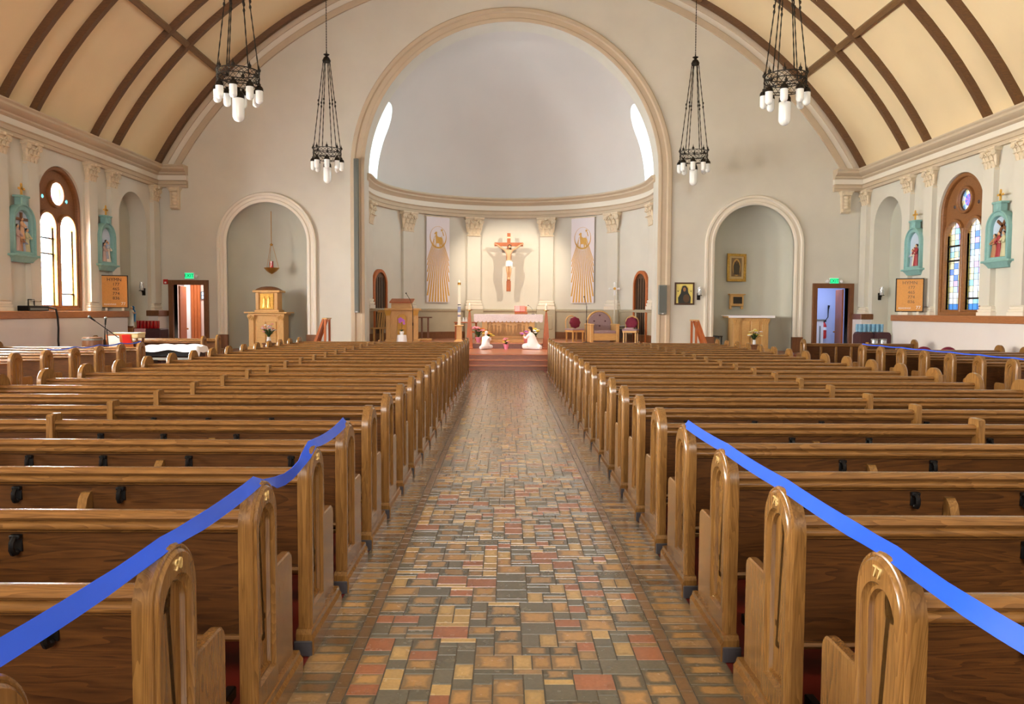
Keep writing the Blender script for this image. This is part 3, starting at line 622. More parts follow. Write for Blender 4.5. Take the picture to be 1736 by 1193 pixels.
for j in range(rows):
    for i in range(NC):
        if occ[j][i]: continue
        run = 0
        while i + run < NC and not occ[j][i + run]: run += 1
        opts = []
        for (w, h), wt in KIND:
            if w <= run and run - w != 1 and not any(occ[j + b_][i + a_] for a_ in range(w) for b_ in range(h)): opts.append(((w, h), wt))
        w, h = random.choices([o for o, _ in opts], [q for _, q in opts])[0] if opts else (min(run, 3), 1)
        for a_ in range(w):
            for b_ in range(h): occ[j + b_][i + a_] = True
        tiles.append((PX0 + i * CH, PX0 + (i + w) * CH, 1.3 + j * CV, min(1.3 + (j + h) * CV, 21.37), tile_col(w / 2, h)))
y = 1.3
for xa, xb, st in ((PX0 - .062, PX0, .13), (PX0 + 16 * CU, PX0 + 16 * CU + .062, .13), (AX0, PX0 - .062, .095), (PX0 + 16 * CU + .062, AX1, .095)):
    yy = 1.3 + random.random() * .05
    while yy < 21.2:
        k = random.uniform(.8, 1.15); base = BROWN if st > .1 else random.choice((TAN, TAN, BUFF, BROWN)); f_ = .25 if st > .1 else random.choice((.4, .9, .9))
        tiles.append((xa, xb, yy, yy + st, (base[0] * k, base[1] * k, base[2] * k, f_))); yy += st
def tile_geo(b, x0, x1, y0, y1):
    g, c, z0, z1 = .0024, .0012, .001, .0045
    x0 += g; x1 -= g; y0 += g; y1 -= g
    b.add([(x0, y0, z0), (x1, y0, z0), (x1, y1, z0), (x0, y1, z0), (x0 + c, y0 + c, z1), (x1 - c, y0 + c, z1), (x1 - c, y1 - c, z1), (x0 + c, y1 - c, z1)], [(0, 1, 5, 4), (1, 2, 6, 5), (2, 3, 7, 6), (3, 0, 4, 7), (4, 5, 6, 7)])
tiles.sort(key=lambda q: q[2])
vis = [q for q in tiles if q[2] > 3.05 and abs((q[0] + q[1]) / 2) < 2]
single = vis[:300]; sset = set(id(q) for q in single); cache = {}
for q in single:
    key = (round(q[1] - q[0], 4), round(q[3] - q[2], 4))
    if key not in cache:
        b = MB(); tile_geo(b, -key[0] / 2, key[0] / 2, -key[1] / 2, key[1] / 2); cache[key] = b.mesh('tile'); cache[key].materials.append(m_tile)
    o = obj('floor_tile', cache[key], None, fl, ((q[0] + q[1]) / 2, (q[2] + q[3]) / 2, random.uniform(-.0006, .0006))); o.color = q[4]
b = MB(); cols = []; uvs = []
for q in tiles:
    if id(q) in sset: continue
    tile_geo(b, *q[:4]); cols += [q[4]] * 5
me = bpy.data.meshes.new('floor_tiles_far'); me.from_pydata(b.v, [], b.f)
ca = me.color_attributes.new('tile', 'FLOAT_COLOR', 'CORNER'); uv = me.uv_layers.new(name='UVMap'); k = 0
for p_ in me.polygons:
    cc = ((0, 0), (1, 0), (1, 1), (0, 1)) if p_.index % 5 == 4 else ((0, 0),) * 4
    for n_, li in enumerate(p_.loop_indices): ca.data[li].color = cols[p_.index]; uv.data[li].uv = cc[n_]
o = obj('floor_tile_field', me, m_tile_j, fl); o['kind'] = 'stuff'
# ================================================================== pews
def pew_end_mesh(s):                          # s = +1: moulded face towards +x
    b = MB(); rs = []
    for ins, x in ((0, 0), (0, .044), (.005, .052), (.011, .054), (.015, .051), (.020, .058), (.026, .062), (.050, .062), (.054, .052), (.060, .046), (.070, .046), (.075, .032), (.084, .030)):
        rs.append([(s * x, p[0], p[1]) for p in arch(0, .15 - ins, .02 + (.14 + ins if ins > .03 else 0), .834 if ins < .04 else .798, 16)])
    b.rings(rs)
    prof = [(.10, .02), (.40, .02), (.40, .555), (.392, .575), (.375, .588), (.35, .592), (.10, .592)]
    b.rings([[(s * x, p[0] - (.006 if k_ else 0) * (p[0] > .3), p[1] - (.006 if k_ else 0) * (p[1] > .1)) for p in prof] for x, k_ in ((.004, 1), (.010, 0), (.040, 0), (.046, 1))])
    pl = [(-.185, 0), (.43, 0), (.43, .105), (.415, .125), (-.17, .125), (-.185, .105)]
    b.rings([[(s * x, *p) for p in pl] for x in (-.004, .070)])
    b.rings([[(s * (.070 + d), *p) for p in ((-.185, 0), (.43, 0), (.43, .1 - d * 1.5), (-.185, .1 - d * 1.5))] for d in (0, .012)])
    me = b.mesh('pew_end', 30); me.materials.append(m_oak_v); return me
E_ME = {1: pew_end_mesh(1), -1: pew_end_mesh(-1)}
RAIL = [(.016, .80), (.022, .850), (.014, .868), (-.010, .876), (-.040, .875), (-.056, .866), (-.061, .852), (-.055, .842), (-.044, .838), (-.042, .832), (-.052, .824), (-.055, .812), (-.048, .802), (-.034, .799), (-.030, .790), (-.010, .790)]
def hook_mesh():
    b = MB(); b.box(-.016, .016, -.006, .004, -.035, .035, c=.002); b.box(-.020, .020, -.030, -.004, .018, .036, c=.003)
    b.tube([(0, -.026, .026), (0, -.044, .010), (0, -.046, -.016), (0, -.036, -.034), (0, -.020, -.036)], .011, 7); b.ball((0, -.018, -.034), .013, 8, 5)
    me = b.mesh('hook', 40); me.materials.append(m_black); return me
HOOK = hook_mesh()
b = MB(); b.prism([(-.028, .30), (-.028, .752), (-.050, .75), (-.078, .725), (-.096, .67), (-.100, .60), (-.100, .30)], -.022, .022, 'x'); b.lathe([(.010, 0), (.010, .006), (.0, .006)], 8, mat=Matrix.Translation((0, -.098, .66)) @ Matrix.Rotation(pi / 2, 4, 'X'))
BRK = b.mesh('bracket', 35); BRK.materials.append(m_oak_v)
DIV = MB().prism([(-.088, .0), (.40, 0), (.40, .43), (.06, .50), (.035, .905), (.02, .918), (-.070, .918), (-.084, .910), (-.088, .895)], -.022, .022, 'x').mesh('divider', 35); DIV.materials.append(m_oak_v)
KICK = MB().box(-.004, .084, -.192, -.150, 0, .075, c=.004).mesh('kick_plate'); KICK.materials.append(mat('kick_plate_grey', lin(62, 58, 60), .45))
def length_meshes(Lm):
    h = Lm / 2; D_ = {}
    def mk(nm, b, m_, sm=None): D_[nm] = b.mesh(nm, sm); D_[nm].materials.append(m_)
    mk('top_rail', MB().prism(RAIL, -h + .03, h - .03), m_oak_h, 50)
    mk('back_panel', MB().prism([(.035, .36), (.057, .36), (.012, .80), (-.012, .80)], -h + .03, h - .03), m_oak_shaded)
    mk('panel_moulding', MB().prism([(.025, .335), (.06, .335), (.06, .362), (.02, .362), (.012, .35)], -h + .03, h - .03), m_oak_h)
    mk('seat', MB().prism([(.05, .415), (.40, .425), (.415, .437), (.40, .45), (.05, .44)], -h + .03, h - .03), m_oak_h)
    mk('kneeler', MB().box(-h + .10, h - .10, -.30, -.14, .15, .18, c=.006), m_oak_h)
    mk('kneeler_pad', MB().box(-h + .12, h - .12, -.295, -.145, .178, .222, c=.015), m_maroonbox)
    return D_
LEN = {}
m_numeral = mat('numeral_brass', lin(226, 196, 130), .35, .3)
KBR = MB().box(-.02, .02, -.26, .04, .10, .15, c=.005).box(-.015, .015, -.29, -.25, 0, .16).mesh('kneeler_bracket'); KBR.materials.append(m_black)
def pew(x0, x1, y, label, group, hooks=True, brackets=True, divider=None, number=None, panels=False):
    Lm = round(x1 - x0, 3)
    if Lm not in LEN: LEN[Lm] = length_meshes(Lm)
    e = thing('church_pew', label, 'pew', ((x0 + x1) / 2, y, 0.0), 0, group); h = Lm / 2
    for nm in ('top_rail', 'back_panel', 'panel_moulding', 'seat'): obj(nm, LEN[Lm][nm], None, e)
    kn = obj('kneeler', LEN[Lm]['kneeler'], None, e); obj('kneeler_pad', LEN[Lm]['kneeler_pad'], None, kn)
    for s in (-1, 1):
        pe = obj('pew_end', E_ME[s], None, e, (s * (h - .06), 0, 0))
        if number and s == number[1]:
            tm = text_mesh(number[0], .048, .003); mx(tm, basis((0, s, 0), (0, 0, 1), (s, 0, 0)))
            o = obj('pew_number', tm, m_numeral, pe, (s * .0635, 0, .926)); o['label'] = 'brass number %s' % number[0]
        if hooks:
            k_ = obj('kick_plate', KICK, None, e, (s * (h - .07) + (-.08 if s < 0 else 0), 0, 0))
            obj('kneeler_bracket', KBR, None, e, (s * (h - .16), 0, 0))
    if divider is not None: obj('divider', DIV, None, e, (divider, 0, 0))
    if brackets:
        for x in (-1.0, 1.0): obj('seat_bracket', BRK, None, e, (x, .022, 0))
    if hooks:
        for x in ((-1.72, -1.17, -.63, -.08 + .3, .66, 1.17, 1.78) if Lm > 4 else (-1.0, -.4, .2, .8)): obj('hat_hook', HOOK, None, e, (x, -.006, .742))
    if panels:
        n_ = 7
        for i in range(n_ + 1): x = -h + .1 + (Lm - .2) * i / n_; MB().box(x - .03, x + .03, -.03, .02, .36, .80, c=.006).build('panel_stile', m_oak_v, e)
    return e
S_ = .8116
G1, G2, G3, G4 = 'pews left of the aisle', 'pews right of the aisle', 'side pews along the left wall', 'side pews along the right wall'
for r in range(-1, 22):
    nl = {0: '90', 1: '91', 2: '92'}.get(r); nr = {0: '77', 1: '78', 2: '79'}.get(r)
    la = 'oak pew left of the tiled aisle, ' + (('%s row from the viewer' % ORD[r]) if r >= 0 else 'cut off by the bottom left corner') + (', end numbered %s' % nl if nl and r < 2 else '')
    lb = 'oak pew right of the tiled aisle, ' + (('%s row from the viewer' % ORD[r]) if r >= 0 else 'cut off beyond the bottom right corner') + (', end numbered %s' % nr if nr and r < 2 else '')
    pew(-5.197, AX0, 2.16 + S_ * r, la, G1, r < 13, r < 12, -.10, (nl, 1) if nl else None)
    pew(AX1, 5.304, 2.10 + S_ * r, lb, G2, r < 13, r < 12, .12, (nr, -1) if nr else None)
for k in range(6):
    pew(-10.48, -7.48, 11.8 + S_ * k, 'short oak side pew by the left wall, %s from the left picture edge' % ORD[k], G3, True, False)
for k in range(7):
    pew(7.53, 10.53, 11.4 + S_ * k, 'short oak side pew by the right wall, %s from the right picture edge' % ORD[k], G4, True, False)
pew(-10.55, -7.72, 19.75, 'oak side pew behind the cloth-covered keyboard, nearer of the two', 'front side pews', False, False)
pew(-10.55, -7.72, 20.75, 'oak side pew nearest the left doorway', 'front side pews', False, False)
pew(7.50, 10.40, 19.45, 'oak side pew with panelled back before the right doorway', 'front side pews', False, False, panels=True)
# ================================================================== blue tape
def ribbon(pts, w, label, thick=.0012, half=.025):
    P = [Vector(p) for p in pts]; rs = []
    W_ = w if isinstance(w, list) else [w] * len(P)
    for i, p in enumerate(P):
        t = (P[min(i + 1, len(P) - 1)] - P[max(i - 1, 0)]).normalized(); v = Vector(W_[i]); v = (v - t * v.dot(t)).normalized() * half; n_ = t.cross(v).normalized() * thick
        rs.append([tuple(p - v - n_), tuple(p + v - n_), tuple(p + v + n_), tuple(p - v + n_)])
    return tag(MB().rings(rs).build('blue_tape', m_tape, None, 50), label, 'tape', 'blue tape strung over the pews')
def sag(a, c, d, n=7): return [tuple(Vector(a).lerp(Vector(c), i / n) - Vector((0, 0, 4 * d * (i / n) * (1 - i / n)))) for i in range(n + 1)]
xl, xr, zt = AX0 - .030, AX1 + .030, .989
yl = lambda r: 2.16 + S_ * r
yr = lambda r: 2.10 + S_ * r
pts = sag((xl - .02, yl(-1), zt), (xl, yl(0), zt), .01) + sag((xl, yl(0), zt), (xl, yl(1), zt), .012)[1:] + sag((xl, yl(1), zt), (xl + .005, yl(2), zt), .075)[1:] + sag((xl + .005, yl(2), zt), (xl, yl(3), zt), .02)[1:]
wv = [(-.5, 0, .86)] * 5 + [(-.8, 0, .5)] * 4 + [(-.5, 0, .86)] * 4 + [(-.8, 0, .5)] * 3 + [(-.1, 0, 1)] * 4 + [(-.8, 0, .5)] * 2
wv = (wv + [(-.6, 0, .8)] * 40)[:len(pts)]
ribbon(pts, wv, 'blue tape strung over the nearest pew ends left of the aisle')
pts = sag((xr + .03, yr(-1), zt - .01), (xr, yr(0), zt), .02) + sag((xr, yr(0), zt), (xr, yr(1), zt), .006)[1:] + sag((xr, yr(1), zt), (xr, yr(2), zt), .006)[1:] + sag((xr, yr(2), zt), (xr, yr(3), zt), .006)[1:]
wv = [(.5, 0, .86)] * 5 + [(.8, 0, .5)] * 4 + [(.6, 0, .8)] * 40
ribbon(pts, wv[:len(pts)], 'blue tape strung over the nearest pew ends right of the aisle')
yk = lambda k: 11.4 + S_ * k
pts = []
for k in range(-2, 6): pts += sag((7.56, yk(k), zt + .004), (7.56, yk(k + 1), zt + .004), .012, 4)[1 if pts else 0:]
ribbon(pts, (.6, 0, .6), 'blue tape along the tops of the right side pew ends', half=.012)
yk = lambda k: 11.8 + S_ * k; pts = []
for k in range(1, 5): pts += sag((-7.51, yk(k), zt + .004), (-7.51, yk(k + 1), zt + .004), .03, 4)[1 if pts else 0:]
ribbon(pts, (-.6, 0, .6), 'blue tape along the tops of the left side pew ends', half=.012)
# ================================================================== sanctuary furnishings
SZ, PZ = .60, .42
def px(u, v, y, z=None):                     # point of a pixel at depth y, set down on height z
    p = at(u, v, y)
    if z is not None: p.z = z
    return p
m_relief = wood('relief_wood', lin(186, 144, 88), lin(150, 108, 60), 'z', .5, .1)
def figure_mesh(h, w=.30, seed=0, lean=0.0):  # small robed figure: robe with folds, sleeves, neck, head in one body
    r = random.Random(seed); b = MB(); rs = []
    for f, k in ((0, 1.0), (.12, .92), (.35, .72), (.52, .66), (.62, .60), (.74, .74), (.80, .62), (.84, .26), (.87, .20)):
        ring = []
        for i in range(14):
            a = 2 * pi * i / 14; rad = w * h * .5 * k * (1 + .10 * sin(a * 5 + seed) * max(0, .8 - f))
            ring.append((rad * cos(a) + lean * h * f, rad * .72 * sin(a), h * f))
        rs.append(ring)
    b.rings(rs); b.ball((lean * h, -.01 * h, h * .925), (h * .055, h * .062, h * .075), 10, 7)
    return b
def carved_panel(x0, x1, z0, z1, n, seed):    # row of carved standing figures
    b = MB(); r = random.Random(seed)
    for i in range(n):
        h = (z1 - z0) * r.uniform(.78, .95); f = figure_mesh(h, .34, i, r.uniform(-.08, .08)); x = x0 + (x1 - x0) * (i + .5) / n
        b.add(f.v, f.f, Matrix.Translation((x, 0, z0)) @ Matrix.Diagonal((1, .35, 1, 1)))
    return b
# ---- altar
xa_, ya_ = .07, 26.0
al = thing('altar', 'carved pale oak altar with a relief front, centre of the sanctuary', 'altar', (xa_, ya_, SZ))
MB().box(-.95, .95, .04, .86, 0, .10, c=.01).build('plinth', m_oak_ch, al)
MB().box(-.88, .88, .12, .80, .10, .86).build('body', m_oak_ch, al)
MB().box(-1.02, 1.02, 0, .90, .86, .93, c=.015).build('table_top', m_oak_ch, al)
for x in (-.80, .80):
    MB().box(x - .09, x + .09, .06, .30, .10, .74, c=.01).build('corner_post', m_oak_c, al); c = obj('post_capital', cap_me, m_capital, al, (x, .07, .73)); c.scale = (.24, .12, .13)
obj('relief_frame', mx(flat([rect(-.66, .66, .14, .82), rect(-.60, .60, .20, .76)], .05, .01), Matrix.Translation((0, .11, 0)) @ XZ), m_oak_c, al)
carved_panel(-.58, .58, .21, .76, 11, 4).build('carved_relief', m_relief, al, 50, (0, .13, 0))
cl = thing('altar_cloth', 'white lace-edged cloth spread over the altar', 'cloth', (xa_, ya_, SZ + .932))
MB().box(-1.16, 1.16, -.03, .93, 0, .012, c=.004).build('cloth_top', m_cloth, cl)
def scallop(w, n, d0, d1):
    top = [(-w, 0), (w, 0)]; low = []
    for i in range(n):
        x0 = w - 2 * w * i / n
        for j in range(5): a = pi * j / 5; low.append((x0 - (1 - cos(a)) * w / n, -d0 - (d1 - d0) * sin(a)))
    low.append((-w, -d0)); return [top + low]
dr = flat(scallop(1.16, 17, .21, .27), .008); mx(dr, Matrix.Translation((0, -.035, .01)) @ XZ); obj('lace_drop', dr, m_lace, cl)
for s in (-1, 1):
    dd = flat(scallop(.48, 7, .21, .27), .008); obj('lace_drop', mx(dd, Matrix.Translation((s * 1.165, .45, .01)) @ basis((0, s, 0), (0, 0, 1), (s, 0, 0))), m_lace, cl)
zt_ = SZ + .945
bs = thing('missal_stand', 'orange-brown wooden book stand on the altar', 'book stand', (.50, ya_ + .30, zt_))
MB().box(-.22, .22, -.05, .18, 0, .05, c=.006).build('stand_base', m_redwood, bs); MB().prism([(-.04, .05), (.16, .05), (.16, .26), (.13, .27)], -.20, .20).build('sloped_rest', m_redwood, bs); MB().box(-.22, .22, -.08, -.03, .045, .075).build('lip', m_redwood, bs)
bk = thing('missal', 'open red missal lying on the altar book stand', 'book', (.48, ya_ + .29, zt_ + .06)); M_ = Matrix.Rotation(R(52), 4, 'X')
MB().box(-.20, .16, 0, .26, .02, .035, mat=M_).build('book_cover', m_red, bk); MB().box(-.19, -.02, .01, .25, .035, .055, mat=M_).build('page_block', paint(236, 150, 150), bk); MB().box(-.01, .15, .01, .25, .035, .05, mat=M_).build('page_block', paint(214, 120, 110), bk)
am_ = thing('altar_microphone', 'thin gooseneck microphone on the altar behind the book', 'microphone', (.92, ya_ + .42, zt_))
MB().lathe([(.06, 0), (.06, .015), (.02, .02)], 12).build('mic_base', m_black, am_); MB().tube([(0, 0, .02), (-.02, 0, .14), (-.08, 0, .24), (-.16, -.02, .30)], .006).build('gooseneck', m_grey, am_); MB().ball((-.175, -.02, .305), .018).build('mic_head', m_black, am_)
# ---- candle stands beside the altar
for k, u in enumerate((796, 925.6)):
    p = px(u, 590, 25.15, PZ); cs = thing('candle_stand', 'tall tapered wooden candle stand %s of the altar' % ('left', 'right')[k], 'candle stand', p, 0, 'altar candle stands')
    MB().box(-.12, .12, -.12, .12, 0, .05, c=.01).build('foot', m_redwood, cs)
    MB().rings([[(sx * w, sy * w, z) for sx, sy in ((-1, -1), (1, -1), (1, 1), (-1, 1))] for w, z in ((.10, .05), (.095, .3), (.07, .7), (.045, 1.05), (.03, 1.20))]).build('tapered_post', m_redwood, cs)
    MB().lathe([(.02, 1.18), (.03, 1.24), (.10, 1.255), (.10, 1.27), (0, 1.27)], 16).build('drip_dish', m_brass, cs, 40)
    ca = MB().lathe([(.035, 1.27), (.035, 1.42), (.03, 1.425), (0, 1.425)], 12).build('candle', m_wax, cs, 40); MB().lathe([(.004, 1.42), (.012, 1.45), (.008, 1.475), (0, 1.50)], 8).build('candle_flame', m_flame, ca, 60)
# ---- paschal candle
p = px(778.5, 560, 26.2, SZ); pc = thing('paschal_candle', 'very tall white paschal candle with dark bands on a wooden stand', 'candle', p)
MB().rings([[(sx * w, sy * w, z) for sx, sy in ((-1, -1), (1, -1), (1, 1), (-1, 1))] for w, z in ((.16, 0), (.16, .04), (.09, .08), (.085, .5), (.09, .54))]).build('stand_post', m_oak_c, pc)
MB().box(-.16, .16, -.16, .16, .54, .57, c=.008).build('stand_top', m_oak_ch, pc)
ca = MB().lathe([(.053, .57), (.053, 1.98), (.045, 2.0), (0, 2.0)], 18).build('candle_shaft', m_wax, pc, 40)
for z0, z1, c in ((.86, .90, (86, 92, 140)), (.92, .935, (170, 60, 50)), (1.24, 1.27, (40, 50, 60)), (1.0, 1.2, (150, 160, 190))): MB().lathe([(.0545, z0), (.0545, z1)], 18).build('painted_band', paint(*c), ca)
MB().lathe([(.055, 1.93), (.055, 1.99), (.05, 2.01)], 16).build('brass_follower', m_brass, ca, 40); MB().lathe([(.004, 2.0), (.014, 2.04), (.008, 2.07), (0, 2.10)], 8).build('candle_flame', m_flame, ca)
# ---- credence table
p = px(790, 560, 27.6, SZ); ct = thing('credence_table', 'small wooden credence table left behind the altar', 'table', p)
MB().box(-.42, .42, -.22, .22, .62, .66, c=.008).build('table_top', m_redwood, ct)
for sx in (-1, 1):
    for sy in (-1, 1): MB().box(sx * .36 - .025, sx * .36 + .025, sy * .17 - .025, sy * .17 + .025, 0, .62).build('leg', m_redwood, ct)
o = thing('cruet_tray', 'white cloth and vessels on the credence table', 'tray', (p.x - .12, p.y, SZ + .662)); MB().box(-.2, .2, -.14, .14, 0, .015).build('tray', m_cloth, o)
for i, x in enumerate((-.1, .02, .12)): MB().lathe([(.04, .015), (.05, .06), (.03, .12), (.035, .16), (0, .16)], 10).build('vessel', m_white, o, 50, (x, (-.04, .05, -.02)[i], 0))
# ---- ambo
p = px(681.5, 570, 25.75, SZ); am2 = thing('ambo', 'pale oak reading pulpit with gilded capitals left of the altar', 'pulpit', p)
MB().box(-.56, .56, -.06, .62, 0, .08, c=.01).build('plinth', m_oak_ch, am2); MB().box(-.44, .44, .02, .56, .08, 1.06).build('body', m_oak_c, am2)
MB().box(-.58, .58, -.09, .66, 1.06, 1.13, c=.015).build('top_slab', m_oak_ch, am2)
for x in (-.46, .46):
    MB().box(x - .075, x + .075, -.03, .12, .08, .90, c=.012).build('corner_pilaster', m_oak_c, am2); c = obj('gilded_capital', cap_me.copy(), None, am2, (x, -.02, .88)); c.data.materials.clear(); c.data.materials.append(m_goldpaint); c.scale = (.21, .16, .18)
obj('arched_panel', mx(flat([arch(0, .15, .2, .78, 14)], .03, .008), Matrix.Translation((0, .005, 0)) @ XZ), m_goldpaint, am2)
obj('panel_frame', mx(flat([rect(-.34, .34, .12, 1.02), arch(0, .18, .16, .78, 14)], .03), Matrix.Translation((0, .012, 0)) @ XZ), m_oak_c, am2)
rd = MB().box(-.36, .30, .02, .50, 1.13, 1.30).build('desk_box', m_oak_ch, am2); MB().prism([(-.06, 1.30), (.52, 1.42), (.52, 1.46), (-.06, 1.34)], -.41, .36).build('sloped_desk', m_redwood, rd)
def mic_stand(nm, label, foot, top, tip):
    e = thing(nm, label, 'microphone', foot); h = top - foot.z; t = Vector(tip) - Vector(foot)
    MB().lathe([(.13, 0), (.13, .012), (.03, .025), (.012, .03)], 18).build('round_base', m_black, e, 40); MB().tube([(0, 0, .02), (0, 0, h)], .011, 8).build('pole', m_black, e); MB().tube([(0, 0, h * .55), (0, 0, h * .62)], .018, 8).build('clutch', m_black, e)
    MB().tube([(0, 0, h), tuple(Vector((0, 0, h)).lerp(t, .5) + Vector((0, 0, .04))), tuple(t)], .008, 6).build('gooseneck', m_black, e); MB().ball(tuple(t), (.02, .02, .028), 8, 6).build('mic_head', m_black, e); return e
f = px(700, 575, 25.2, PZ); mic_stand('microphone_stand', 'slender black microphone stand in front of the pulpit', f, at(699.5, 520, 25.2).z, at(688.5, 497, 25.3))
f = px(994, 575, 25.9, SZ); mic_stand('microphone_stand', 'slender black microphone stand beside the right chairs', f, at(993, 519, 25.9).z, at(990.3, 503, 25.9))
# ---- flowers
def bouquet(name, label, cat, loc, vase, vmat, cols, n, h, spread, leafn=10, seed=1, fs=.05, group=None):
    e = thing(name, label, cat, loc, 0, group); r = random.Random(seed); vh = max(z for _, z in vase)
    MB().lathe(vase, 16).build('vase' if 'pot' not in name else 'pot', vmat, e, 40)
    st = MB(); lv = MB(); heads = []
    for i in range(n):
        a = 2 * pi * r.random(); q = spread * sqrt(r.random()); z = vh + h * r.uniform(.45, 1) * (1 - .35 * (q / spread) ** 2); x, y = q * cos(a), q * sin(a) * .8
        st.tube([(0, 0, vh - .03), (x * .5, y * .5, vh + (z - vh) * .6), (x, y, z)], .005, 5); heads.append((x, y, z, r.choice(cols)))
    for i in range(leafn):
        a = 2 * pi * r.random(); q = spread * r.uniform(.4, 1.0); z = vh + h * r.uniform(.2, .7); d = Vector((cos(a), sin(a), 0)); sd = Vector((-sin(a), cos(a), 0)) * .03; c0 = Vector((0, 0, vh)); c2 = d * q + Vector((0, 0, z)); c1 = c0.lerp(c2, .55) + Vector((0, 0, .04))
        lv.add([c0, c1 - sd, c2, c1 + sd, c1 + Vector((0, 0, -.012))], [(0, 1, 4), (1, 2, 4), (2, 3, 4), (3, 0, 4), (0, 3, 2, 1)])
    st.build('stems', m_leaf, e); lv.build('foliage', m_leaf, e)
    for x, y, z, c in heads:
        f_ = MB()
        for i in range(6):
            a = 2 * pi * i / 6 + seed; f_.ball((x + fs * .5 * cos(a), y + fs * .5 * sin(a), z), (fs * .45, fs * .45, fs * .25), 6, 4)
        f_.ball((x, y, z + fs * .15), fs * .3, 6, 4); f_.build('flower', c, e, 60)
    return e
POT = [(.06, 0), (.10, .16), (.11, .17), (.10, .18), (0, .17)]
VASE = [(.05, 0), (.06, .05), (.04, .10), (.055, .16), (.05, .16), (0, .15)]
c_or, c_yel, c_ppl, c_pnk, c_wht, c_rose, c_cream = paint(230, 140, 60), paint(240, 214, 80), paint(170, 90, 190), paint(238, 150, 170), paint(244, 240, 240), paint(176, 60, 80), paint(246, 236, 170)
bouquet('flower_pot', 'pink pot of orange lilies left of the altar front', 'flowers', px(811, 579, 25.7, SZ), POT, paint(236, 150, 180), [c_or, c_or, c_or, c_pnk], 16, .46, .22, 16, 1, .085, 'potted altar flowers')
bouquet('flower_pot', 'cream pot of yellow daffodils left of the altar front', 'flowers', px(828, 579, 25.42, SZ), POT, paint(236, 226, 210), [c_yel, c_yel, c_or], 12, .20, .16, 10, 2, .07, 'potted altar flowers')
bouquet('flower_pot', 'salmon pot of purple flowers beside the right kneeling figure', 'flowers', px(892, 579, 25.5, SZ), POT, paint(240, 150, 150), [c_ppl, c_ppl, c_pnk], 12, .22, .17, 10, 3, .075, 'potted altar flowers')
bouquet('flower_pot', 'pot of pale yellow flowers behind the right kneeling figure', 'flowers', px(906, 575, 25.75, SZ), POT, paint(236, 226, 210), [c_cream, c_yel, c_wht], 14, .38, .16, 14, 4, .075, 'potted altar flowers')
bouquet('flower_pot', 'small pink pot of tulips in the middle of the top step', 'flowers', px(858, 592, 24.9, PZ), [(.055, 0), (.09, .15), (.10, .16), (0, .15)], paint(236, 140, 170), [c_pnk, c_yel, c_or], 9, .20, .12, 10, 5, .06, 'potted altar flowers')
# ---- kneeling statues on the top step
def kneeling(name, label, loc, rz, sc, hair, cold):
    e = thing(name, label, 'statue', loc, rz, 'kneeling statues'); mt = mat('robe_white', lin(240, 240, 246) if cold else lin(246, 240, 240), .55, bump=.25, scale=9)
    pts = [(0, .02, .14, .15), (0, 0, .30, .135), (0, -.03, .44, .125), (0, -.05, .52, .06), (0, -.06, .56, .045),
           (.10, -.10, .10, .11), (.12, -.30, .08, .085), (-.10, -.10, .10, .11), (-.12, -.30, .08, .085), (0, .20, .08, .10), (.05, .36, .05, .07),
           (.13, -.05, .46, .055), (.16, -.14, .36, .045), (.07, -.25, .38, .034), (-.13, -.05, .46, .055), (-.16, -.14, .36, .045), (-.07, -.25, .38, .034)]
    ed = [(0, 1), (1, 2), (2, 3), (3, 4), (0, 5), (5, 6), (0, 7), (7, 8), (0, 9), (9, 10), (2, 11), (11, 12), (12, 13), (2, 14), (14, 15), (15, 16)]
    me = skin([(x * sc, y * sc, z * sc, r * sc) for x, y, z, r in pts], ed); me.materials.clear(); o = obj('robe', me, mt, e)
    zmin = min(v.co.z for v in me.vertices); me.transform(Matrix.Translation((0, 0, -zmin)))
    h = MB(); h.ball((0, -.08, .645), (.055, .065, .078), 14, 9); h.ball((0, -.148, .64), (.012, .016, .016), 6, 5); h.ball((-.055, -.08, .64), (.01, .016, .02), 6, 4); h.ball((.055, -.08, .64), (.01, .016, .02), 6, 4)
    hd = h.build('head', m_skinm, e, 60, (0, 0, -zmin)); hd.scale = (sc,) * 3
    g = MB(); g.ball((0, -.068, .665), (.063, .07, .07), 12, 8); g.ball((0, -.02, .60), (.05, .03, .09), 10, 6)
    hh = g.build('hair', hair, e, 60, (0, 0, -zmin)); hh.scale = (sc,) * 3
    hands = MB()
    for s in (-1, 1):
        hands.ball((s * .03, -.29, .40), (.014, .03, .035), 8, 5)
        for i in range(4): hands.tube([(s * .025, -.30 + i * .012, .42), (s * .012, -.31 + i * .012, .46), (s * .004, -.31 + i * .012, .488 - abs(i - 1) * .006)], .0065, 5)
        hands.tube([(s * .03, -.275, .41), (s * .02, -.262, .435), (s * .01, -.262, .45)], .007, 5)
    k = hands.build('hands', m_skinm, e, 60, (0, 0, -zmin)); k.scale = (sc,) * 3
    return e
kneeling('kneeling_statue', 'kneeling statue in pale blue-white robe left of the altar step', px(823, 592, 24.75, PZ), R(150), .80, paint(226, 220, 226), True)
kneeling('kneeling_statue', 'larger kneeling statue in white robe right of the altar step', px(902, 592, 24.8, PZ), R(-118), 1.0, m_hair, False)
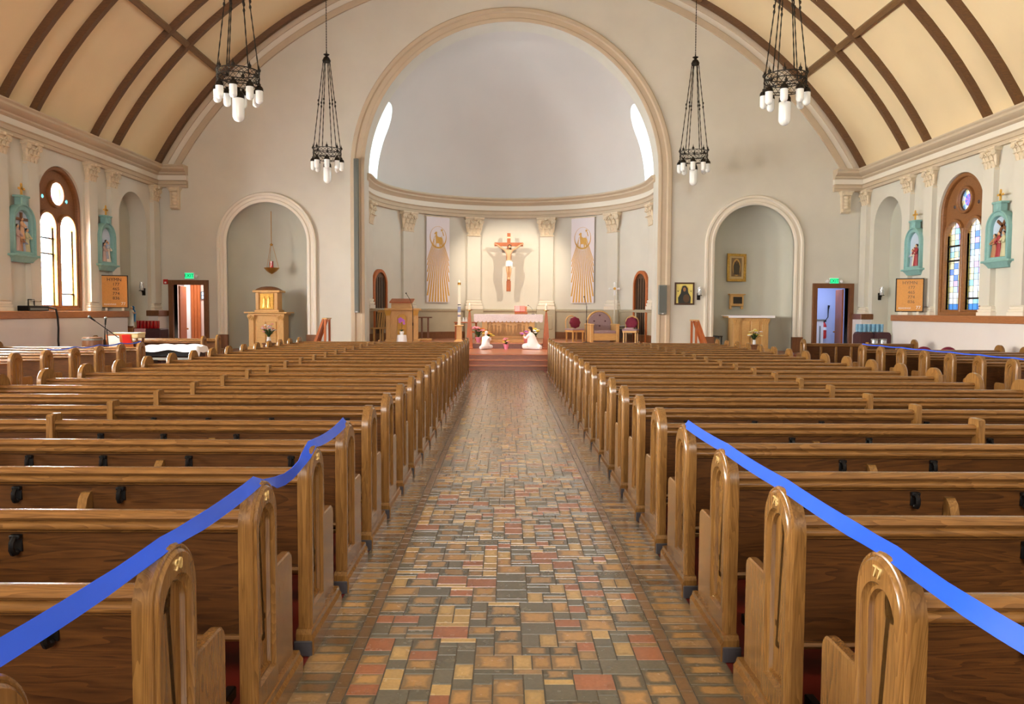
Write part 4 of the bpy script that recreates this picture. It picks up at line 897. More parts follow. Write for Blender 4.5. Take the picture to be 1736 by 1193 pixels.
# ---- orchid on its little table
p = px(681, 577, 24.95, PZ); ot = thing('plant_stand', 'little stand under a white cloth before the pulpit', 'stand', p)
MB().rings([[((w + .012 * cos(6 * a)) * cos(a), (w + .012 * cos(6 * a)) * sin(a), z) for a in [2 * pi * i / 36 for i in range(36)]] for w, z in ((.18, 0), (.165, .2), (.14, .43), (.13, .445))]).build('draped_cloth', m_cloth, ot, 60)
oc = thing('orchid', 'purple orchid in a white pot before the pulpit', 'plant', (p.x, p.y, PZ + .446)); MB().lathe([(.05, 0), (.075, .10), (.07, .11), (0, .10)], 14).build('pot', m_white, oc, 40)
MB().tube([(0, 0, .1), (.01, 0, .3), (-.02, 0, .44), (-.06, 0, .50), (.05, 0, .47)], .006).build('stems', m_leaf, oc); lv = MB()
for a in (0, 1.2, 2.4, 3.6, 4.9): d = Vector((cos(a), sin(a), 0)); sd = Vector((-sin(a), cos(a), 0)) * .03; lv.add([(0, 0, .1), d * .07 + sd + Vector((0, 0, .17)), d * .16 + Vector((0, 0, .15)), d * .07 - sd + Vector((0, 0, .17))], [(0, 1, 2, 3)])
lv.build('foliage', m_leaf, oc)
for x, z in ((-.08, .50), (-.03, .53), (.03, .49), (.07, .45), (-.02, .45), (.08, .37), (-.06, .42)):
    f_ = MB()
    for i in range(5): a = 2 * pi * i / 5; f_.ball((x + .024 * cos(a), -.02, z + .024 * sin(a)), (.02, .008, .02), 6, 4)
    f_.build('flower', c_ppl, oc, 60)
# ---- seats
def legs(e, w, d0, d1, h, m_, r=.022):
    for x in (-w, w):
        for y in (d0, d1): MB().box(x - r, x + r, y - r, y + r, 0, h).build('leg', m_, e)
def round_chair(label, loc, rz, cushion=True):
    e = thing('sanctuary_chair', label, 'chair', loc, rz, 'round-backed sanctuary chairs'); legs(e, .20, -.20, .20, .40, m_oak_c)
    MB().box(-.25, .25, -.25, .25, .40, .46, c=.012).build('seat', m_mauve, e); MB().box(-.24, .24, -.24, .24, .34, .41).build('apron', m_oak_ch, e)
    path = [(-.22, .22, .42)] + [(.22 * cos(a), .24, .68 + .22 * sin(a)) for a in [pi - pi * i / 12 for i in range(13)]] + [(.22, .22, .42)]
    MB().tube(path, .020, 8).build('back_hoop', m_oak_c, e, 60)
    for x in (-.14, -.07, 0, .07, .14): MB().tube([(x * .5, .22, .46), (x, .235, .68 + sqrt(.0484 - x * x))], .009, 6).build('spindle', m_oak_c, e)
    return e
def cushion(label, loc, rz):
    b = MB(); rs = []
    for y, k in ((-.07, .3), (-.06, .7), (-.035, .95), (0, 1.0), (.035, .95), (.05, .7)): rs.append([(.21 * k * cos(a) * (1 + .06 * cos(8 * a)), y, .20 + .20 * k * sin(a) * (1 + .06 * cos(8 * a))) for a in [2 * pi * i / 32 for i in range(32)]])
    b.rings(rs); o = b.build('cushion', m_maroon, None, 60, loc); o.rotation_euler = (R(-6), 0, rz); return tag(o, label, 'cushion', 'round maroon cushions')
pA, pB, pC = px(974, 579, 26.7, SZ), px(1020, 579, 26.7, SZ), px(1069, 579, 26.3, SZ)
round_chair('round-backed wooden chair with maroon cushion left of the big armchair', pA, R(28)); cushion('round maroon cushion on the chair left of the big armchair', pA + Vector((.03, .12, .465)), R(28))
round_chair('round-backed wooden chair with maroon cushion at the far right of the sanctuary', pC, R(-20)); cushion('round maroon cushion on the far right sanctuary chair', pC + Vector((.04, .10, .465)), R(-20))
bk = thing('booklet', 'white and pink booklets lying on the far right sanctuary chair', 'booklet', pC + Vector((-.10, -.12, .462))); MB().box(-.14, .12, -.08, .1, 0, .02).build('lower_booklet', paint(200, 120, 140), bk); MB().box(-.10, .15, -.09, .09, .02, .04, mat=Matrix.Rotation(.3, 4, 'Z')).build('upper_booklet', m_white, bk)
e = thing('presider_chair', 'big pale oak armchair with tufted mauve round back', 'armchair', pB, R(10))
for x in (-.46, .46): MB().box(x - .055, x + .055, -.38, .36, 0, .60, c=.012).build('side_panel', m_oak_c, e); MB().box(x - .07, x + .07, -.40, .38, .58, .63, c=.012).build('armrest', m_oak_ch, e)
MB().box(-.42, .42, -.36, -.30, .06, .30, c=.01).build('front_rail', m_oak_ch, e); MB().box(-.41, .41, -.36, .28, .28, .40, c=.03).build('seat_cushion', m_mauve, e)
obj('back_frame', mx(flat([arch(0, .47, .1, .62, 24), arch(0, .42, .12, .62, 24)], .12, .015), Matrix.Translation((0, .33, 0)) @ XZ), m_oak_c, e)
bc = obj('back_cushion', mx(flat([arch(0, .425, .3, .62, 24)], .09, .03), Matrix.Translation((0, .31, 0)) @ XZ), m_mauve, e)
for x, z in ((-.2, .72), (.2, .72), (0, .92), (0, .55)): MB().ball((x, .262, z), (.03, .012, .03), 8, 5).build('button', paint(90, 40, 50), bc)
p = px(1051, 570, 27.05, SZ); st_ = thing('side_table', 'dark wooden side table between the armchair and right chair', 'table', p)
MB().box(-.24, .30, -.25, .25, .50, .54, c=.01).build('table_top', m_dkdoor, st_); legs(st_, .20, -.18, .18, .50, m_door); MB().box(-.19, .20, -.20, .20, .12, .44).build('cabinet_body', m_dkdoor, st_)
for i, (x, y) in enumerate(((-.10, -.10), (.14, .06))): tag(MB().box(-.13, .13, -.09, .09, 0, .012).build('paper_sheet', m_white, None, None, (p.x + x, p.y + y, SZ + .542)), ('white sheets on the side table beside the armchair', 'white sheets on the side table near the right chair')[i], 'paper')
p = px(1041, 570, 27.9, SZ); xc_ = thing('processional_cross', 'white processional cross on a tall pole behind the armchair', 'cross', p); hz = at(1041, 480, 27.9).z - SZ
MB().lathe([(.16, 0), (.16, .03), (.03, .06), (.018, .08), (.018, hz - .42)], 16).build('pole', m_trim_l, xc_, 40)
MB().box(-.035, .035, -.015, .015, hz - .45, hz, c=.006).box(-.17, .17, -.015, .015, hz - .225, hz - .165, c=.006).build('cross_arms', m_white, xc_)
for x, z in ((-.17, hz - .195), (.17, hz - .195), (0, hz)): MB().ball((x, 0, z), (.045, .02, .045), 10, 6).build('knob', m_white, xc_, 60)
MB().lathe([(.05, 0), (.05, .02), (0, .02)], 14, mat=Matrix.Translation((0, -.01, hz - .195)) @ Matrix.Rotation(pi / 2, 4, 'X')).build('gold_medallion', m_goldpaint, xc_)
for k, (u, yy, rz, lab) in enumerate(((634, 26.3, R(-35), 'high-backed wooden chair beside the left apse door'), (648, 26.9, R(-50), 'high-backed wooden chair behind the pulpit'))):
    p = px(u, 577, yy, SZ); e = thing('high_back_chair', lab, 'chair', p, rz, 'high-backed chairs'); legs(e, .21, -.21, .21, .42, m_oak_c)
    MB().box(-.25, .25, -.25, .25, .42, .47, c=.012).build('seat', m_oak_ch, e)
    for x in (-.22, .22): MB().prism([(.20, .42), (.25, .42), (.34, 1.05), (.29, 1.05)], x - .025, x + .025).build('back_post', m_oak_c, e)
    MB().box(-.24, .24, .28, .335, .98, 1.07, c=.01).build('top_rail', m_oak_ch, e)
    for x in (-.12, 0, .12): MB().prism([(.22, .47), (.235, .47), (.315, .99), (.30, .99)], x - .035, x + .035).build('back_slat', m_oak_c, e)
p = px(721, 577, 26.9, SZ); e = thing('wooden_stand', 'narrow wooden stand right behind the pulpit', 'stand', p)
MB().box(-.22, .22, -.16, .16, 0, .08, c=.015).build('foot', m_oak_ch, e); MB().box(-.24, .24, -.16, .16, .80, .84, c=.01).build('stand_top', m_door, e)
for x in (-.12, .10): MB().box(x - .03, x + .03, -.03, .03, .08, .80).build('post', m_door, e)
# ---- crucifix
cr = thing('crucifix', 'wooden crucifix with painted figure hanging on the apse wall', 'crucifix', (.08, 29.72, 2.41)); HC = 2.23
MB().box(-.065, .065, 0, .07, .38, HC, c=.008).box(-.085, .085, -.01, .08, 0, .40, c=.008).build('upright_beam', m_redwood, cr)
MB().box(-.55, .55, -.01, .06, 1.73, 1.87, c=.008).build('cross_beam', m_redwood, cr); MB().box(-.1, .1, .07, .46, 1.2, 1.4).build('wall_bracket', m_redwood, cr)
MB().box(-.11, .11, -.015, .0, 2.03, 2.09).build('title_plaque', m_capital, cr)
F = -.10
bp_ = [(0, F, 1.10, .085), (0, F - .01, 1.24, .078), (0, F - .02, 1.40, .10), (0, F - .01, 1.52, .105), (0, F - .02, 1.60, .045), (.02, F - .05, 1.66, .04),
       (.13, F + .01, 1.57, .045), (.30, F + .05, 1.67, .036), (.44, F + .07, 1.77, .026), (.50, F + .07, 1.80, .020), (-.13, F + .01, 1.57, .045), (-.30, F + .05, 1.67, .036), (-.44, F + .07, 1.77, .026), (-.50, F + .07, 1.80, .020),
       (.055, F, 1.02, .075), (.06, F - .05, .78, .050), (.03, F + .03, .52, .033), (.02, F - .02, .44, .030), (-.055, F, 1.02, .075), (-.05, F - .05, .78, .050), (-.02, F + .03, .52, .033), (-.01, F - .03, .44, .030)]
be = [(0, 1), (1, 2), (2, 3), (3, 4), (4, 5), (3, 6), (6, 7), (7, 8), (8, 9), (3, 10), (10, 11), (11, 12), (12, 13), (0, 14), (14, 15), (15, 16), (16, 17), (0, 18), (18, 19), (19, 20), (20, 21)]
me = skin(bp_, be); me.materials.clear(); bd = obj('body', me, m_skinm, cr)
hd = MB(); hd.ball((.03, F - .07, 1.69), (.052, .06, .075), 12, 8); hd.ball((.035, F - .132, 1.67), (.010, .014, .016), 6, 4); hd.build('head', m_skinm, cr, 60)
MB().ball((.03, F - .05, 1.72), (.066, .066, .065), 12, 8).ball((.05, F - .02, 1.64), (.05, .04, .09), 10, 6).ball((.04, F - .115, 1.635), (.03, .02, .03), 8, 5).build('hair', m_hair, cr, 60)
MB().rings([[(.11 * k * cos(a), F - .005 + .095 * k * sin(a) * (1 + .06 * cos(7 * a)), z) for a in [2 * pi * i / 24 for i in range(24)]] for k, z in ((1.05, .95), (1.12, 1.02), (1.08, 1.10), (.98, 1.17))]).box(.08, .15, F - .06, F - .02, .88, 1.12, c=.01).build('loincloth', m_white, cr, 60)
fg = MB()
for s in (-1, 1):
    fg.ball((s * .515, F + .06, 1.805), (.03, .012, .022), 8, 5)
    for i in range(4): fg.tube([(s * .53, F + .05, 1.795 + i * .010), (s * .555, F + .035, 1.797 + i * .011), (s * .57, F + .02, 1.795 + i * .010)], .006, 5)
    fg.tube([(s * .51, F + .05, 1.82), (s * .525, F + .035, 1.84)], .006, 5)
fg.build('hands', m_skinm, cr, 60)
# ---- banners
def banner(a, lab):
    q = ap(a, RAP - .10); e = thing('banner', lab, 'banner', (q.x, q.y, 1.97), -a, 'lamb banners'); Hb, w = 3.22, .50
    MB().box(-w, w, -.004, .004, 0, Hb).build('cloth', mat('banner_white', lin(226, 218, 222), .85, bump=.2, scale=30), e); MB().tube([(-w - .06, .0, Hb), (w + .06, 0, Hb)], .018, 8).build('hanging_rod', m_capital, e)
    Mf = Matrix.Translation((0, -.007, 0)) @ XZ
    for i in range(-8, 9):                    # rays
        zt_r = 1.99 + .008 * i * i; fx = lambda z: i * .128 * (2.9 - z) / 2.88; zb = .02
        if abs(fx(zb)) > w - .03: zb = 2.9 - (w - .03) * 2.88 / (abs(i) * .128)
        wb = .036 * (2.9 - zb) / 2.88
        obj('gold_ray', mx(flat([[(fx(zt_r) - .008, zt_r), (fx(zb) - wb, zb), (fx(zb) + wb, zb), (fx(zt_r) + .008, zt_r)]], .003), Mf), m_goldpaint, e)
    inner = [(p_[0], p_[1]) for p_ in circ(0, 2.50, .31, 36)]
    obj('halo_ring', mx(flat([[(.36 * cos(a_), 2.44 + .42 * sin(a_)) for a_ in [2 * pi * i / 36 for i in range(36)]], [(.335 * cos(a_), 2.47 + .38 * sin(a_)) for a_ in [2 * pi * i / 36 for i in range(36)]]], .003), Mf), m_goldpaint, e)
    lamb = [(-.13, 2.10), (-.09, 2.10), (-.08, 2.22), (.04, 2.22), (.06, 2.10), (.10, 2.10), (.11, 2.22), (.15, 2.11), (.18, 2.12), (.17, 2.30), (.18, 2.40), (.13, 2.46), (.02, 2.46), (-.04, 2.50), (-.05, 2.58), (-.04, 2.63), (-.08, 2.66), (-.13, 2.63), (-.17, 2.58), (-.16, 2.555), (-.11, 2.56), (-.12, 2.48), (-.11, 2.36), (-.10, 2.26)]
    obj('lamb_emblem', mx(flat([lamb], .003), Mf), m_goldpaint, e)
    star = []
    for i in range(10): r_ = .075 if i % 2 == 0 else .028; a_ = pi / 2 + 2 * pi * i / 10; star.append((.16 + r_ * cos(a_), 2.72 + r_ * sin(a_)))
    obj('star_emblem', mx(flat([star], .003), Mf), m_goldpaint, e); obj('star_tail', mx(flat([[(.17, 2.68), (.21, 2.66), (.25, 2.52), (.22, 2.50)]], .003), Mf), m_goldpaint, e)
banner(R(-35.5), 'long white banner with gold lamb and rays, left of the crucifix'); banner(R(35.5), 'long white banner with gold lamb and rays, right of the crucifix')
# ---- left niche: tabernacle and lamp
e = thing('tabernacle_pedestal', 'pale oak pedestal with carved corners in the left niche', 'pedestal', (-7.43, 23.85, PZ)); hz = 1.59 - PZ
MB().box(-.58, .58, 0, .75, 0, .1, c=.01).build('plinth', m_oak_ch, e); MB().box(-.50, .50, .06, .70, .1, hz - .06).build('body', m_oak_c, e); MB().box(-.66, .66, -.06, .78, hz - .045, hz, c=.01).build('top_slab', m_oak_ch, e); MB().box(-.56, .56, 0, .74, hz - .11, hz - .045, c=.012).build('cornice', m_oak_ch, e)
for x in (-.46, .46): MB().box(x - .08, x + .08, .0, .14, .1, hz - .24, c=.01).build('corner_post', m_oak_c, e); c = obj('post_capital', cap_me.copy(), None, e, (x, .02, hz - .27)); c.data.materials.clear(); c.data.materials.append(m_oak_c); c.scale = (.22, .2, .17)
MB().box(-.30, -.03, .03, .07, .2, hz - .3, c=.01).build('panel', m_oak_ch, e); MB().box(.03, .30, .03, .07, .2, hz - .3, c=.01).build('panel', m_oak_ch, e)
e = thing('tabernacle', 'domed oak tabernacle with a gilded relief door', 'tabernacle', (-7.43, 23.92, 1.59))
MB().box(-.38, .38, .0, .56, 0, .06, c=.01).build('base', m_oak_ch, e); MB().box(-.33, .33, .04, .52, .06, .60).build('body', m_oak_c, e); MB().box(-.42, .42, -.05, .60, .60, .67, c=.015).build('cornice', m_oak_ch, e)
MB().rings([[(sx * w, .275 + sy * w * .75, z) for sx, sy in ((-1, -1), (0, -1.1), (1, -1), (1.1, 0), (1, 1), (0, 1.1), (-1, 1), (-1.1, 0))] for w, z in ((.36, .67), (.30, .72), (.20, .77), (.08, .795))]).build('domed_roof', m_door, e, 60)
for x in (-.29, .29): MB().box(x - .05, x + .05, .0, .08, .06, .60, c=.008).build('corner_post', m_oak_c, e)
d_ = MB().box(-.21, .21, .01, .05, .08, .57, c=.008).build('gilded_door', m_gold, e); f_ = MB()
for x in (-.07, .07):
    q = figure_mesh(.34, .34, 3); f_.add(q.v, q.f, Matrix.Translation((x, 0, .14)) @ Matrix.Diagonal((1, .4, 1, 1)))
f_.build('door_relief', m_gold, d_, 50)
e = thing('sanctuary_lamp', 'hanging brass sanctuary lamp with red glass in the left niche', 'lamp', (-7.42, 24.45, at(458, 463, 24.45).z)); zb = e.location.z; ztop = ZN + RN * .80
MB().tube([(0, 0, at(458, 414, 24.45).z - zb), (0, 0, ztop - zb)], .010, 6).build('chain', m_brass, e); hc = at(458, 414, 24.45).z - zb
MB().lathe([(.02, hc - .05), (.05, hc - .02), (.05, hc), (.015, hc + .03)], 12).build('collar', m_brass, e, 40)
for i in range(3): a = 2 * pi * i / 3 + .5; MB().tube([(.04 * cos(a), .04 * sin(a), hc - .02), (.22 * cos(a), .22 * sin(a), .17)], .006, 5).build('chain_strand', m_brass, e)
MB().lathe([(.0, -.03), (.06, 0), (.16, .07), (.23, .15), (.24, .17), (.21, .16), (.12, .09), (0, .06)], 20).build('bowl', m_brass, e, 50)
gl = MB().lathe([(.045, .1), (.055, .16), (.055, .38), (.05, .38), (.04, .16)], 14).build('red_glass', m_glassred, e, 50); MB().ball((0, 0, .20), (.02, .02, .04), 8, 6).build('flame', m_flame, gl)
e = tag(MB().box(-.14, .14, -.14, .14, 0, .20, c=.01).box(-.16, .16, -.16, .16, .20, .24, c=.008).build('flower_stand', m_door, None, None, (-7.15, 23.2, PZ)), 'low wooden stand under the pink flowers of the left niche', 'stand')
bouquet('flower_vase', 'white vase of pink and dark red flowers before the tabernacle', 'flowers', (-7.15, 23.2, PZ + .242), [(.055, 0), (.07, .06), (.05, .14), (.06, .18), (0, .17)], m_white, [c_wht, c_pnk, c_rose, c_wht], 22, .42, .22, 22, 8, .055)
# ---- slanted kneelers either side of the steps
for k, (u, s) in enumerate(((547, 1), (1184, -1))):
    p = px(u, 575, 22.95, PZ); e = thing('prayer_kneeler', 'reddish slanted wooden prayer kneeler %s of the sanctuary' % ('left', 'right')[k], 'kneeler', p, 0, 'prayer kneelers')
    hz = .98
    for y in (-.28, .28): MB().prism([(s * p_[0], p_[1]) for p_ in ((.17, 0), (.11, 0), (.11, hz - .05), (.17, hz))], y - .025, y + .025, 'y').build('side_post', m_redwood, e)
    for y in (-.28, .28): MB().prism([(s * p_[0], p_[1]) for p_ in ((.12, hz), (.06, hz), (-.20, .28), (-.26, .12), (-.18, .12))], y - .022, y + .022, 'y').build('slanted_arm', m_redwood, e)
    MB().prism([(s * p_[0], p_[1]) for p_ in ((.06, hz - .06), (-.18, .3), (-.20, .3), (.04, hz - .06))], -.26, .26, 'y').build('slanted_panel', m_redwood, e)
    MB().box(min(s * .06, s * .2), max(s * .06, s * .2), -.32, .32, hz - .01, hz + .025, c=.008).build('arm_rest', m_oak_ch, e)
    MB().box(min(-s * .42, -s * .18), max(-s * .42, -s * .18), -.28, .28, .12, .18, c=.01).build('kneeling_board', m_redwood, e)
    for y in (-.28, .28): MB().box(min(-s * .42, s * .17), max(-s * .42, s * .17), y - .025, y + .025, 0, .12).build('floor_rail', m_redwood, e)
# ---- right niche
e = thing('side_altar', 'oak side altar with carved corners in the right niche', 'altar', (7.60, 23.85, PZ)); hz = 1.53 - PZ
MB().box(-.62, .62, 0, .75, 0, .1, c=.01).build('plinth', m_oak_ch, e); MB().box(-.52, .52, .06, .70, .1, hz - .05).build('body', m_oak_c, e); MB().box(-.66, .66, -.04, .78, hz - .05, hz, c=.01).build('top_slab', m_oak_ch, e)
for x in (-.45, .45): MB().box(x - .10, x + .10, .0, .14, .1, hz - .25, c=.01).build('corner_post', m_oak_c, e); c = obj('post_capital', cap_me.copy(), None, e, (x, .02, hz - .27)); c.data.materials.clear(); c.data.materials.append(m_oak_c); c.scale = (.26, .2, .20)
for x0, x1 in ((-.28, -.02), (.02, .28)): MB().box(x0, x1, .03, .08, .2, hz - .15, c=.012).build('panel', m_oak_ch, e)
tag(MB().box(-.72, .72, -.06, .78, 0, .02, c=.006).box(-.72, .72, -.065, -.055, -.05, .012).build('side_altar_cloth', m_cloth, None, None, (7.60, 23.85, 1.532)), 'thin white cloth on the side altar of the right niche', 'cloth')
tag(MB().box(-.5, .35, .1, .5, 0, .012, c=.004).build('table_runner', m_mauve, None, None, (7.60, 23.9, 1.554)), 'mauve runner lying on the side altar', 'cloth')
e = tag(MB().box(-.14, .14, -.14, .14, 0, .22, c=.01).box(-.16, .16, -.16, .16, .22, .26, c=.008).build('flower_stand', m_door, None, None, (7.50, 23.2, PZ)), 'low wooden stand under the yellow flowers of the right niche', 'stand')
bouquet('flower_vase', 'white vase of yellow and cream flowers before the side altar', 'flowers', (7.50, 23.2, PZ + .262), [(.045, 0), (.05, .05), (.04, .1), (.05, .14), (0, .13)], m_white, [c_yel, c_cream, c_cream, c_wht], 18, .36, .24, 14, 9, .06)
e = thing('black_chair', 'black metal chair half hidden beside the side altar', 'chair', (6.60, 24.38, PZ), R(60)); legs(e, .19, -.19, .19, .44, m_black, .013); MB().box(-.22, .22, -.22, .22, .44, .48, c=.01).build('seat', m_black, e); MB().tube([(-.2, .2, .44), (-.2, .24, .75), (-.12, .25, .86), (.12, .25, .86), (.2, .24, .75), (.2, .2, .44)], .016, 8).build('back_frame', m_black, e, 60); MB().box(-.17, .17, .235, .25, .6, .8, c=.005).build('back_panel', m_greyd, e)
def framed(nm, lab, loc, rz, w, h, fw_, fm, ground, parts):
    e = thing(nm, lab, 'picture', loc, rz); obj('picture_frame', mx(flat([rect(-w / 2, w / 2, 0, h), rect(-w / 2 + fw_, w / 2 - fw_, fw_, h - fw_)], .05, .012), Matrix.Translation((0, -.025, 0)) @ XZ), fm, e)
    MB().box(-w / 2 + fw_ * .8, w / 2 - fw_ * .8, -.02, -.005, fw_ * .8, h - fw_ * .8).build('picture_ground', ground, e)
    for k_, (nm_, loop, m_) in enumerate(parts): obj(nm_, mx(flat([loop], .003), Matrix.Translation((0, -.022 - .002 * k_, 0)) @ XZ), m_, e)
    return e
def ell(cx, cz, rx, rz_, n=20): return [(cx + rx * cos(2 * pi * i / n), cz + rz_ * sin(2 * pi * i / n)) for i in range(n)]
q = at(1250.5, 454, 24.92)
framed('framed_picture', 'gold framed picture of a standing robed figure in the right niche', (q.x, 25.08, at(1250, 477, 25).z), R(16), .70, .90, .085, m_gold, paint(196, 170, 120),
       [('dark_ground', rect(-.19, .19, .16, .76), paint(120, 96, 62)), ('glow_shape', ell(0, .46, .15, .28), paint(190, 150, 80)), ('robe_shape', [(-.10, .22), (.10, .22), (.12, .5), (.07, .64), (-.07, .64), (-.12, .5)], paint(66, 56, 40)), ('head_shape', ell(0, .63, .045, .055), paint(96, 70, 44))])
q = at(1249, 510, 24.95); e = thing('relic_cabinet', 'small wooden wall cabinet under the gold framed picture', 'cabinet', (q.x, 25.08, at(1249, 524, 25).z), R(16))
MB().box(-.24, .24, -.10, .0, .10, .46, c=.008).build('cabinet_body', m_oak_c, e); MB().box(-.29, .29, -.13, 0, .46, .50, c=.01).build('cornice', m_oak_ch, e); MB().box(-.15, .17, -.115, -.09, .18, .40).build('dark_pane', mat('dark_glass', lin(50, 40, 30), .15), e)
for x in (-.21, .21): MB().box(x - .035, x + .035, -.08, 0, 0, .12, c=.01).build('bracket', m_oak_c, e)
framed('icon_picture', 'dark framed icon of a veiled figure on yellow ground', (at(1160, 500, YW).x, YW - .002, at(1160, 516.5, YW).z), 0, .62, .70, .05, m_dkdoor, paint(232, 214, 120),
       [('halo_shape', ell(0, .49, .13, .13), paint(214, 190, 90)), ('cloak_shape', [(-.19, .05), (.19, .05), (.20, .24), (.12, .38), (.10, .52), (.04, .60), (-.06, .59), (-.10, .48), (-.12, .36), (-.20, .22)], paint(40, 44, 40)), ('tunic_shape', ell(.06, .2, .10, .13), paint(92, 66, 40)), ('face_shape', ell(0, .48, .045, .065), paint(150, 104, 60)), ('side_mark', [(-.24, .46), (-.20, .43), (-.16, .46), (-.20, .40)], paint(60, 50, 36)), ('side_mark', [(.24, .46), (.20, .43), (.16, .46), (.20, .40)], paint(60, 50, 36))])
m_clear = bpy.data.materials.new('clear_glass'); m_clear.use_nodes = True; t_ = m_clear.node_tree; t_.nodes.clear(); o_ = t_.nodes.new('ShaderNodeOutputMaterial'); x_ = t_.nodes.new('ShaderNodeBsdfTransparent'); g_ = t_.nodes.new('ShaderNodeBsdfGlossy'); g_.inputs['Roughness'].default_value = .1; f_ = t_.nodes.new('ShaderNodeBsdfDiffuse'); a_ = t_.nodes.new('ShaderNodeMixShader'); b_ = t_.nodes.new('ShaderNodeMixShader'); a_.inputs[0].default_value = .2; b_.inputs[0].default_value = .25
t_.links.new(x_.outputs[0], a_.inputs[1]); t_.links.new(g_.outputs[0], a_.inputs[2]); t_.links.new(a_.outputs[0], b_.inputs[1]); t_.links.new(f_.outputs[0], b_.inputs[2]); t_.links.new(b_.outputs[0], o_.inputs[0])
def sconce(lab, loc, rz):
    e = thing('wall_sconce', lab, 'sconce', loc, rz, 'candle sconces'); MB().box(-.05, .05, -.02, 0, -.1, .12, c=.006).build('back_plate', m_iron, e); MB().tube([(0, -.01, 0), (0, -.10, -.02), (0, -.14, .03)], .012, 6).build('arm', m_iron, e)
    MB().lathe([(0, .03), (.08, .035), (.08, .05), (0, .05)], 14, (0, -.14, 0)).build('dish', m_iron, e, 40); MB().lathe([(.025, .05), (.025, .24), (0, .24)], 10, (0, -.14, 0)).build('candle', m_wax, e, 40)
    g = m_clear; MB().lathe([(.055, .05), (.065, .15), (.055, .30), (.05, .30), (.06, .15), (.05, .05)], 14, (0, -.14, 0)).build('glass_chimney', g, e, 50); return e
sconce('candle sconce with glass beside the icon picture', (at(1184, 505, YW).x, YW, at(1184, 503, YW).z), 0)
sconce('candle sconce in the left wall recess', (at(243, 495, 23.45).x, 23.49, at(243, 495, 23.45).z), 0); sconce('candle sconce in the right wall recess', (at(1492, 500, 23.45).x, 23.49, at(1492, 503, 23.45).z), 0)
# ---- column loudspeakers on the arch
for k, (u0, u1, v0, v1) in enumerate(((599.4, 608.6, 268.5, 530), (1117, 1130, 483, 533))):
    a_, b_ = at(u0, v0, YW - .15), at(u1, v1, YW - .15); e = thing('column_speaker', ('very tall grey column loudspeaker on the left jamb of the apse arch', 'shorter grey column loudspeaker on the right jamb of the apse arch')[k], 'loudspeaker', ((a_.x + b_.x) / 2, YW - .03, b_.z)); w = (b_.x - a_.x) / 2; hz = a_.z - b_.z
    MB().box(-w, w, -.14, .0, 0, hz, c=.01).build('cabinet', m_grey, e); MB().box(-w + .015, w - .015, -.148, -.13, .06, hz - .03).build('grille', m_greyd, e)
    MB().box(-.03, .03, -.155, -.14, .015, .04).build('badge', m_white, e)
# ---- exit signs, alarm, extinguisher
m_exit = mat('exit_green', lin(20, 190, 110), .4, emit=lin(40, 235, 150), estr=.9); m_exd = mat('exit_letter', lin(0, 62, 36), .5)
for k, (u, v) in enumerate(((322, 467.5), (1413, 476.5))):
    p = at(u, v, YW); e = thing('exit_sign', 'green lit EXIT sign over the %s doorway' % ('left', 'right')[k], 'exit sign', (p.x, YW, p.z - .10), 0, 'exit signs')
    MB().box(-.15, .15, -.06, 0, 0, .20, c=.008).build('housing', m_white, e); MB().box(-.135, .135, -.066, -.058, .015, .185).build('lit_face', m_exit, e)
    obj('exit_letters', mx(text_mesh('EXIT', .145, .002), Matrix.Translation((0, -.068, .10)) @ XZ), m_exd, e)
    for s in ((1,) if k == 0 else (-1, 1)): MB().lathe([(0, 0), (.045, .0), (.05, .05), (0, .06)], 12, mat=Matrix.Translation((s * .22, -.03, .09)) @ Matrix.Rotation(pi / 2, 4, 'X')).build('emergency_lamp', m_white, e, 40)
p = at(281.5, 477.5, YW); e = thing('fire_alarm', 'small red fire alarm beside the left doorway', 'fire alarm', (p.x, YW, p.z - .075)); MB().box(-.07, .07, -.05, 0, 0, .15, c=.008).build('housing', m_red, e); MB().ball((.0, -.05, .05), (.035, .015, .03), 8, 5).build('strobe', m_white, e)
p = at(1396.5, 574, 26.5); e = thing('fire_extinguisher', 'red fire extinguisher hanging in the right side room', 'fire extinguisher', (p.x, 26.50, p.z)); MB().lathe([(.0, 0), (.075, .01), (.08, .05), (.08, .44), (.05, .52), (.025, .54), (.025, .58), (0, .58)], 16).build('cylinder', m_red, e, 40)
MB().lathe([(.081, .3), (.081, .4)], 16).build('label_band', m_white, e); MB().box(-.02, .06, -.03, .03, .58, .66).build('valve_handle', m_black, e); MB().tube([(.02, 0, .6), (.12, -.02, .75), (.13, 0, 1.0), (.15, 0, 1.15)], [.014, .014, .02, .04], 8).build('hose_horn', m_black, e, 50)
p = at(1386, 578, 26.3); e = thing('utility_cabinet', 'grey-white cabinet standing in the right side room', 'cabinet', (p.x - .05, 26.3, 0)); MB().box(-.22, .14, -.25, .25, 0, 1.38, c=.01).build('body', m_white, e); MB().box(-.26, .18, -.28, .28, 1.38, 1.43, c=.01).build('top', m_grey, e); MB().box(.0, .03, -.28, -.25, .6, 1.2).build('handle', m_grey, e)
